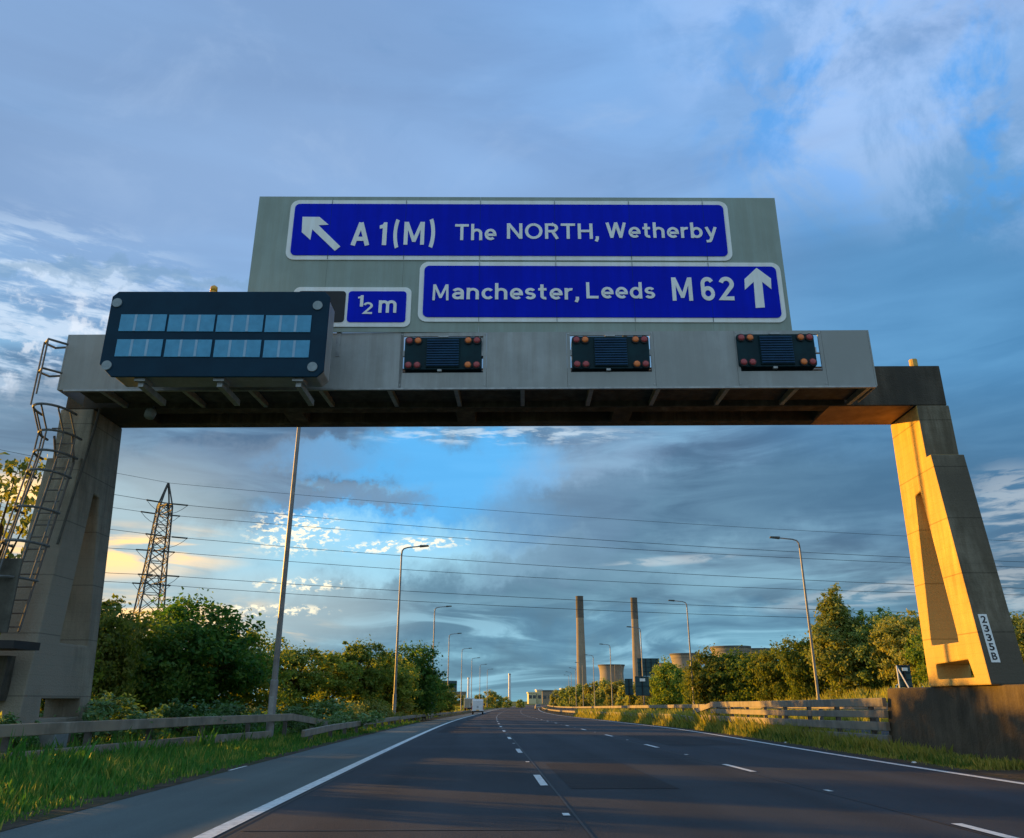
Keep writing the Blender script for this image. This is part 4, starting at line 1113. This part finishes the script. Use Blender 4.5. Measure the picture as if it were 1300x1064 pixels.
# ------------------------------------------------------------------ back-facing road signs on the right
def backsign(px0, px1, pt, pb, Y, lab, zbase, plate=True, ncol=2, nrow=2):
    a = W(px0, pt, Y); b = W(px1, pb, Y); w = b.x-a.x
    t = thing('road_sign', lab, 'road sign', ((a.x+b.x)/2, Y, zbase), 'road signs seen from behind')
    mb = MB(); mb.box(a.x, Y+.05, b.z, b.x, Y+.08, a.z); mb.build('panel', M['signback'], t)
    mb = MB()
    for i in range(nrow+1):
        z = b.z+(a.z-b.z)*i/nrow; mb.box(a.x, Y+.012, z-.03, b.x, Y+.048, z+.03)
    mb.build('stiffener', M['vms'], t)
    for i in range(ncol):
        x = a.x+w*(i+.5)/ncol
        mb = MB(); mb.box(x-.05, Y-.09, zbase-.2, x+.05, Y+.01, a.z-.04); mb.build('post', M['black'], t)
    if plate:
        mb = MB(); mb.box(a.x+w*.32, Y-.11, a.z-.42*(a.z-b.z)*.6, a.x+w*.72, Y-.095, a.z-.1*(a.z-b.z)); mb.build('label_plate', M['white'], t)
    return t, a, b
t, a, b = backsign(1138, 1159.5, 845, 872, 52, 'small dark green sign back with a slanting strut behind the plinth', dip(52)+0, True, 1, 3)
mb = MB(); mb.bar((a.x-.08, 51.9, .2), (a.x-.04, 51.9, a.z), .06); mb.bar((a.x-.02, 51.9, a.z-.1), (a.x+.35, 51.4, b.z-.3), .06); mb.build('strut', M['whitepaint'], t)
backsign(806, 825, 859, 883, 118, 'dark sign back with a white label in front of the right chimney foot', dip(118)+.2, True, 1, 2)
backsign(809, 838, 836, 858, 160, 'large dark gridded sign back above the smaller one', dip(160)+.3, False, 4, 4)
backsign(793, 804, 862, 882, 125, 'pale narrow sign back left of the dark labelled one', dip(125)+.2, False, 1, 2)

# ------------------------------------------------------------------ far gantry
Yg = 225; a = W(553, 864.5, Yg); b = W(580, 878, Yg); c = W(592, 878, Yg)
fg = thing('sign_gantry', 'small far gantry over the carriageway with a dark message panel', 'gantry', ((a.x+c.x)/2, Yg, -1.1))
mb = MB(); mb.box(a.x-1, Yg, b.z-.7, c.x, Yg+1, b.z); mb.build('cross_beam', M['concrete_dark'], fg)
for x in (a.x-1, c.x-.7):
    mb = MB(); mb.box(x, Yg+.1, -1.2, x+.6, Yg+.9, b.z-.7); mb.build('leg', M['concrete'], fg)
mb = MB(); mb.box(a.x, Yg-.4, b.z+.02, a.x+(b.x-a.x)*.42, Yg-.1, a.z); mb.build('message_panel', M['black'], fg)
for k in range(4):
    x = a.x+(b.x-a.x)*(.44+.14*k); mb = MB(); mb.box(x, Yg-.35, b.z+.02, x+(b.x-a.x)*.12, Yg-.1, a.z); mb.build('sign_panel', M['signback'], fg)
mb = MB(); mb.box(a.x, Yg-.05, b.z+.02, b.x, Yg+.0, a.z+.05); mb.build('backing', M['galv'], fg)

# ------------------------------------------------------------------ vehicles
def wheel(t, x, y, z, r=.34, w=.22):
    mb = MB(); mb.tube([(x-w/2, y, z), (x+w/2, y, z)], r, 20); o = mb.build('wheel', M['tyre'], t)
    mb = MB(); mb.tube([(x-w/2-.01, y, z), (x+w/2+.01, y, z)], r*.55, 14); mb.build('rim', M['galv'], o)
def van(px, Y, lab, H=2.35, Wd=1.95, Ln=5.3):
    x = W(px, 895, Y).x; z = dip(Y)
    t = thing('van', lab, 'van', (x, Y, z))
    h = Wd/2
    mb = MB()
    prof = [(0, .35), (0, H-.25), (.12, H), (Ln-1.9, H), (Ln-1.0, 1.45), (Ln-.1, 1.1), (Ln, .4)]
    n = len(mb.v)
    mb.prism([(a_, b_) for a_, b_ in prof], [], lambda a_, b_, d: (x+d*(1 if b_ < 1.4 else .93), Y+a_, z+b_), -h, h)
    mb.build('body', M['whitepaint'], t, bevel=.05)
    for s in (-1, 1):
        mb = MB(); mb.box(x+s*.03 if s > 0 else x-h*.86, Y-.035, z+.55, x+h*.86 if s > 0 else x-.03, Y-.005, z+2.1); d = mb.build('rear_door', M['whitepaint'], t)
        mb = MB(); mb.box(x+s*.08-.03, Y-.06, z+1.05, x+s*.08+.03, Y-.036, z+1.25); mb.build('handle', M['black'], d)
        mb = MB(); mb.box(x+s*(h-.04)-.07, Y-.04, z+.75, x+s*(h-.04)+.02, Y+.04, z+1.3); mb.build('tail_light', M['taillight'], t)
        wheel(t, x+s*(h-.16), Y+.95, z+.34); wheel(t, x+s*(h-.16), Y+4.2, z+.34)
        mb = MB(); mb.box(x+s*(h+.12)-.1, Y+3.6, z+1.35, x+s*(h+.12)+.1, Y+3.75, z+1.7); mb.build('mirror', M['black'], t)
    mb = MB(); mb.box(x-h*.98, Y-.13, z+.35, x+h*.98, Y-.04, z+.55); mb.build('bumper', M['black'], t)
    mb = MB(); mb.box(x-.27, Y-.05, z+.6, x+.27, Y-.037, z+.71); mb.build('licence_plate', M['beacon'], t)
van(606.5, 146, 'white panel van seen from behind in the left lane')
# lorry ahead on the left
Yl = 205; xl = W(596, 896, Yl).x; zl = dip(Yl)
lo = thing('lorry', 'pale box lorry just left of the white van', 'lorry', (xl, Yl, zl))
mb = MB(); mb.box(xl-1.2, Yl, zl+.9, xl+1.2, Yl+7, zl+2.9); mb.build('box_body', M['whitepaint'], lo, bevel=.04)
mb = MB(); mb.box(xl-1.15, Yl-.03, zl+1.0, xl-.03, Yl-.005, zl+2.8); mb.box(xl+.03, Yl-.03, zl+1.0, xl+1.15, Yl-.005, zl+2.8); mb.build('rear_door', M['brownpaint'], lo)
mb = MB(); mb.box(xl-1.1, Yl+7.1, zl+.6, xl+1.1, Yl+9, zl+2.7); mb.build('cab', M['whitepaint'], lo, bevel=.08)
mb = MB(); mb.box(xl-.5, Yl-.1, zl+.5, xl+.5, Yl+8.8, zl+.85); mb.build('chassis', M['black'], lo)
for s in (-1, 1):
    for y in (1.3, 7.9): wheel(lo, xl+s*1.0, Yl+y, zl+.48, .48, .3)
    mb = MB(); mb.box(xl+s*.95-.15, Yl-.06, zl+.62, xl+s*.95+.15, Yl+0, zl+.78); mb.build('tail_light', M['taillight'], lo)
# car in the right lane
Yc = 262; xc = W(683.5, 896, Yc).x; zc = dip(Yc)
ca = thing('car', 'small light car ahead in the right lane beside the median', 'car', (xc, Yc, zc))
mb = MB(); mb.prism([(0,.3),(0,.85),(.15,1.0),(3.2,1.0),(4.1,.8),(4.2,.35)], [], lambda a_, b_, d: (xc+d, Yc+a_, zc+b_), -.9, .9); mb.build('body', M['brownpaint'], ca, bevel=.06)
mb = MB(); mb.prism([(.1,1.0),(.5,1.5),(2.0,1.52),(2.9,1.0)], [], lambda a_, b_, d: (xc+d*(.8 if b_ > 1.2 else 1), Yc+a_, zc+b_), -.82, .82); cb = mb.build('cabin', M['brownpaint'], ca, bevel=.05)
mb = MB(); mb.quad((xc-.7,Yc+.12,zc+1.05),(xc+.7,Yc+.12,zc+1.05),(xc+.6,Yc+.42,zc+1.42),(xc-.6,Yc+.42,zc+1.42)); mb.build('rear_window', M['glass'], cb)
for s in (-1, 1):
    for y in (.75, 3.3): wheel(ca, xc+s*.8, Yc+y, zc+.32, .32, .2)
    mb = MB(); mb.box(xc+s*.72-.14, Yc-.03, zc+.62, xc+s*.72+.14, Yc-.003, zc+.82); mb.build('tail_light', M['taillight'], ca)
mb = MB(); mb.box(xc-.26, Yc-.03, zc+.5, xc+.26, Yc-.004, zc+.61); mb.build('licence_plate', M['beacon'], ca)

# ------------------------------------------------------------------ world
SUN_AZ_N = 28.0   # degrees from -X towards +Y
SUN_EL = 6.4
sd = Vector((-math.cos(R(SUN_AZ_N))*math.cos(R(SUN_EL)), math.sin(R(SUN_AZ_N))*math.cos(R(SUN_EL)), math.sin(R(SUN_EL))))
w = bpy.data.worlds.new('World'); scene.world = w; w.use_nodes = True
nt = w.node_tree; N = nt.nodes; L = nt.links; N.clear()
out = N.new('ShaderNodeOutputWorld'); bg = N.new('ShaderNodeBackground'); L.new(bg.outputs[0], out.inputs[0])
sky = N.new('ShaderNodeTexSky'); sky.sky_type = 'NISHITA'; sky.sun_disc = False
sky.sun_elevation = R(SUN_EL); sky.sun_rotation = math.atan2(sd.x, sd.y)
tc = N.new('ShaderNodeTexCoord')
def math_(op, a, b=None, clamp=False):
    m = N.new('ShaderNodeMath'); m.operation = op; m.use_clamp = clamp
    for i, v in enumerate((a, b)):
        if v is None: continue
        if isinstance(v, (int, float)): m.inputs[i].default_value = v
        else: L.new(v, m.inputs[i])
    return m.outputs[0]
def vmath(op, a, b):
    m = N.new('ShaderNodeVectorMath'); m.operation = op
    for i, v in enumerate((a, b)):
        if isinstance(v, (tuple, Vector)): m.inputs[i].default_value = tuple(v)
        else: L.new(v, m.inputs[i])
    return m.outputs['Value' if op == 'DOT_PRODUCT' else 'Vector']
def smooth(v, a, b, o0=0, o1=1):
    m = N.new('ShaderNodeMapRange'); m.interpolation_type = 'SMOOTHSTEP'; L.new(v, m.inputs[0])
    m.inputs[1].default_value = a; m.inputs[2].default_value = b; m.inputs[3].default_value = o0; m.inputs[4].default_value = o1
    return m.outputs[0]
def mix(f, a, b, mode='MIX'):
    m = N.new('ShaderNodeMix'); m.data_type = 'RGBA'; m.blend_type = mode
    if isinstance(f, (int, float)): m.inputs[0].default_value = f
    else: L.new(f, m.inputs[0])
    for i, v in ((6, a), (7, b)):
        if isinstance(v, tuple): m.inputs[i].default_value = (*v, 1)
        else: L.new(v, m.inputs[i])
    return m.outputs[2]
def noise(vec, scale, detail=6, rough=.55, dist=0.0):
    n = N.new('ShaderNodeTexNoise'); n.inputs['Scale'].default_value = scale; n.inputs['Detail'].default_value = detail
    n.inputs['Roughness'].default_value = rough; n.inputs['Distortion'].default_value = dist; L.new(vec, n.inputs['Vector'])
    return n
D = tc.outputs['Generated']
sep = N.new('ShaderNodeSeparateXYZ'); L.new(D, sep.inputs[0])
# cloud sheet: direction projected on a high plane
zz = math_('ADD', math_('MAXIMUM', sep.outputs[2], 0.0), .10)
cx_ = math_('DIVIDE', sep.outputs[0], zz); cy_ = math_('DIVIDE', sep.outputs[1], zz)
cmb = N.new('ShaderNodeCombineXYZ'); L.new(cx_, cmb.inputs[0]); L.new(cy_, cmb.inputs[1])
PL = cmb.outputs[0]
nb_ = noise(PL, .55, 7, .5, .35); nm_ = noise(PL, 1.7, 7, .55, .3); nf_ = noise(PL, 7.0, 5, .6)
# warp of the direction for ragged masks
nw = noise(D, 5.0, 6, .6); nw2 = noise(D, 16.0, 5, .65)
wv = vmath('SUBTRACT', nw.outputs['Color'], (.5, .5, .5)); 
sc_ = N.new('ShaderNodeVectorMath'); sc_.operation = 'SCALE'; L.new(wv, sc_.inputs[0]); sc_.inputs[3].default_value = .22
wv2 = vmath('SUBTRACT', nw2.outputs['Color'], (.5, .5, .5))
sc2 = N.new('ShaderNodeVectorMath'); sc2.operation = 'SCALE'; L.new(wv2, sc2.inputs[0]); sc2.inputs[3].default_value = .10
DW = vmath('ADD', vmath('ADD', D, sc_.outputs[0]), sc2.outputs[0])
def blob(px, py, rx, ry, rot=0, soft=1.0, vec=None):
    c = ray(px, py).normalized(); rr_ = Rv*math.cos(R(rot))+Uv*math.sin(R(rot)); rr_ = (rr_-c*rr_.dot(c)).normalized(); uu_ = rr_.cross(c).normalized()
    f = c.dot(Fv)
    kx = 1/(rx/FPX*f); ky = 1/(ry/FPX*f)
    v = DW if vec is None else vec
    a = math_('MULTIPLY', vmath('DOT_PRODUCT', v, rr_), kx); b = math_('MULTIPLY', vmath('DOT_PRODUCT', v, uu_), ky)
    q = math_('ADD', math_('MULTIPLY', a, a), math_('MULTIPLY', b, b))
    fr = smooth(vmath('DOT_PRODUCT', v, c), .3, .5)
    return math_('MULTIPLY', smooth(q, 0.0 if soft >= 1 else 1-soft, 1.6, 1, 0), fr)
def madd(*a):
    r = a[0]
    for x in a[1:]: r = math_('MAXIMUM', r, x)
    return r
EL = sep.outputs[2]
ramp = N.new('ShaderNodeValToRGB'); L.new(EL, ramp.inputs[0])
e = ramp.color_ramp.elements
e[0].position = 0; e[0].color = (.11, .27, .36, 1)
e[1].position = 1; e[1].color = (.14, .31, .57, 1)
for pos, c in ((.05, (.11, .27, .38)), (.13, (.105, .205, .295)), (.24, (.10, .185, .285)), (.34, (.10, .215, .36)), (.48, (.145, .275, .49)), (.60, (.155, .29, .53)), (.75, (.15, .30, .57))):
    x = e.new(pos); x.color = (*c, 1)
base = ramp.outputs[0]
nsk = mix(1.0, sky.outputs[0], (.10, .10, .10), 'MULTIPLY')      # the physical sky, thinly seen through the overcast
base = mix(.08, base, nsk)
# streaky noise: direction with elevation stretched, so the layers lie flat
st = N.new('ShaderNodeMapping'); st.inputs['Scale'].default_value = (1, 1, 5.5); st.inputs['Rotation'].default_value = (0, R(4), 0); L.new(D, st.inputs[0])
ST = st.outputs[0]
s1 = noise(ST, 2.2, 8, .52, .6); s2 = noise(ST, 6.5, 8, .55, .8); s3 = noise(ST, 17, 7, .6, .5)
up = smooth(EL, .25, .5)
mixn = N.new('ShaderNodeMix'); mixn.data_type = 'FLOAT'; L.new(up, mixn.inputs[0])
L.new(math_('ADD', math_('MULTIPLY', s1.outputs[0], .9), math_('MULTIPLY', s2.outputs[0], .8)), mixn.inputs[2])
L.new(math_('ADD', math_('MULTIPLY', nb_.outputs[0], 1.0), math_('MULTIPLY', s1.outputs[0], .7)), mixn.inputs[3])
modv = mixn.outputs[0]
amp_lo = smooth(EL, .3, .6, .62, .85); amp_hi = smooth(EL, .3, .6, 1.5, 1.15)
mm = N.new('ShaderNodeMapRange'); mm.interpolation_type = 'SMOOTHSTEP'; L.new(modv, mm.inputs[0]); mm.inputs[1].default_value = .66; mm.inputs[2].default_value = 1.04
L.new(amp_lo, mm.inputs[3]); L.new(amp_hi, mm.inputs[4])
mod = mm.outputs[0]
mc = N.new('ShaderNodeCombineColor'); L.new(mod, mc.inputs[0]); L.new(mod, mc.inputs[1]); L.new(math_('POWER', mod, .85), mc.inputs[2])
c = mix(1.0, base, mc.outputs[0], 'MULTIPLY')
def put(mask, s, cc):
    global c
    c = mix(math_('MULTIPLY', mask, s), c, cc)
put(blob(120, 60, 560, 260, 0, vec=D), .5, (.185, .275, .43))
put(blob(420, 300, 460, 150, 0, vec=D), .4, (.25, .38, .60))
mot = noise(PL, 2.6, 8, .6, .5)      # mottled thin cloud high up
put(math_('MULTIPLY', smooth(EL, .42, .6), smooth(mot.outputs[0], .52, .70)), .45, (.27, .38, .56))
put(math_('MULTIPLY', smooth(EL, .42, .6), smooth(mot.outputs[0], .46, .32)), .30, (.09, .20, .38))
put(blob(1260, 400, 330, 230, 0, vec=D), .7, (.055, .20, .39))
put(blob(1230, 600, 300, 110, 0, vec=D), .6, (.05, .135, .24))
# top right: blue breaks between thin white cloud
brk = math_('MULTIPLY', blob(1250, 60, 360, 210, 15, vec=D), smooth(noise(D, 9, 7, .6, .4).outputs[0], .47, .62))
put(brk, .85, (.045, .25, .62))
wsp = math_('MULTIPLY', blob(1120, 90, 330, 170, -25, vec=D), smooth(noise(D, 7, 7, .62, .3).outputs[0], .60, .42))
put(wsp, .40, (.38, .52, .78))
# central blue gap
DW1 = vmath('ADD', D, sc2.outputs[0])
gap = madd(blob(570, 590, 130, 44, -6, .7, DW1), blob(610, 625, 110, 50, 20, .7, DW1), blob(450, 590, 110, 26, -4, .8, DW1), blob(520, 665, 190, 42, 0, .8, DW1))
put(gap, .88, (.085, .36, .70))
put(blob(450, 700, 270, 44, 0, .9, DW1), .75, (.30, .56, .70))
put(blob(720, 640, 130, 80, 35, 1, DW1), .5, (.22, .33, .47))
def bar(px, py, rx, ry, rot, s_, cc=(.05, .12, .19)): put(blob(px, py, rx, ry, rot, .9, DW1), s_, cc)
bar(430, 630, 120, 13, -3, .8, (.13, .20, .29))
bar(890, 640, 300, 55, 6, .55, (.05, .12, .20))
bar(560, 775, 320, 36, 4, .7, (.07, .15, .22))
bar(280, 585, 190, 36, 0, .6, (.15, .215, .30))
bar(700, 720, 170, 26, 4, .5, (.08, .155, .23))
bar(850, 800, 280, 26, 2, .4, (.06, .16, .26))
lay = smooth(s2.outputs[0], .50, .66)
put(math_('MULTIPLY', blob(720, 825, 520, 60, 0, vec=D), lay), .6, (.26, .48, .60))
# glow low on the left, where the sun is
glow = madd(blob(140, 690, 190, 115, 0, vec=D), blob(250, 775, 260, 60, 0, vec=D))
put(glow, .6, (.40, .49, .50))
put(math_('MULTIPLY', madd(blob(110, 700, 190, 34, 0, vec=D), blob(90, 770, 220, 22, 0, vec=D), blob(180, 800, 210, 26, 0, vec=D), blob(20, 640, 90, 40, 0, vec=D)), smooth(s2.outputs[0], .42, .60)), .9, (1.1, .68, .26))
# mackerel puffs
DS = N.new('ShaderNodeMapping'); DS.inputs['Scale'].default_value = (1, 1, 1.9); L.new(D, DS.inputs[0])
puff = smooth(noise(DS.outputs[0], 95, 6, .62, .2).outputs[0], .44, .66)
pm = madd(blob(375, 676, 60, 28, 0, .9, D), blob(515, 692, 80, 9, 4, .9, D), blob(380, 742, 60, 9, 0, .9, D), blob(340, 775, 80, 8, 0, .9, D))
pmm = math_('MULTIPLY', pm, smooth(math_('ADD', puff, math_('MULTIPLY', pm, .5)), .45, 1.15))
put(pmm, .85, (.95, .84, .60))
p2 = math_('MULTIPLY', blob(40, 400, 230, 120, -6, vec=D), smooth(noise(ST, 12, 8, .65, .2).outputs[0], .44, .60))
put(p2, .8, (.46, .56, .68))
put(math_('MULTIPLY', blob(40, 430, 200, 80, -6, vec=D), smooth(noise(D, 42, 6, .62).outputs[0], .50, .64)), .6, (.62, .66, .72))
bar(150, 348, 200, 12, -4, .5, (.14, .25, .38))
bar(40, 520, 170, 48, 0, .6, (.12, .19, .27))
p3 = math_('MULTIPLY', madd(blob(1150, 748, 170, 15, 8, vec=D), blob(1290, 650, 60, 60, 0, vec=D), blob(1290, 750, 90, 40, 0, vec=D), blob(850, 712, 80, 6, 4, vec=D)), smooth(s3.outputs[0], .42, .58))
put(p3, .38, (.55, .58, .58))
p4 = math_('MULTIPLY', blob(640, 552, 170, 12, 0, vec=D), smooth(noise(ST, 22, 6, .6).outputs[0], .46, .60))
put(p4, .6, (.5, .6, .68))
# unseen sky behind the viewer, brightened to light the gantry and sign faces
back = smooth(sep.outputs[1], .05, -.45)
put(back, .85, (.31, .43, .54))
L.new(c, bg.inputs[0]); bg.inputs[1].default_value = .80
# sun
sl = bpy.data.lights.new('sun', 'SUN'); sl.energy = 5.0; sl.angle = R(.6); sl.color = (1, .49, .05)
so = bpy.data.objects.new('sun', sl); col.objects.link(so); so.rotation_euler = (-sd).to_track_quat('-Z', 'Y').to_euler()

# ------------------------------------------------------------------ camera and render
cam = bpy.data.cameras.new('camera'); co = bpy.data.objects.new('camera', cam); col.objects.link(co)
co.location = (0, 0, CAMZ)
m = Matrix((( Rv.x, Uv.x, -Fv.x), (Rv.y, Uv.y, -Fv.y), (Rv.z, Uv.z, -Fv.z)))
co.rotation_euler = m.to_euler()
cam.sensor_width = 36; cam.lens = 36*FPX/1300.0
cam.shift_x = 0; cam.shift_y = -(532-CY)/1300.0
cam.clip_end = 9000; cam.clip_start = .1
scene.camera = co
scene.render.resolution_x = 1024; scene.render.resolution_y = 838
scene.render.engine = 'CYCLES'
scene.view_settings.view_transform = 'Standard'; scene.view_settings.look = 'None'
scene.view_settings.gamma = 1; scene.view_settings.exposure = .85
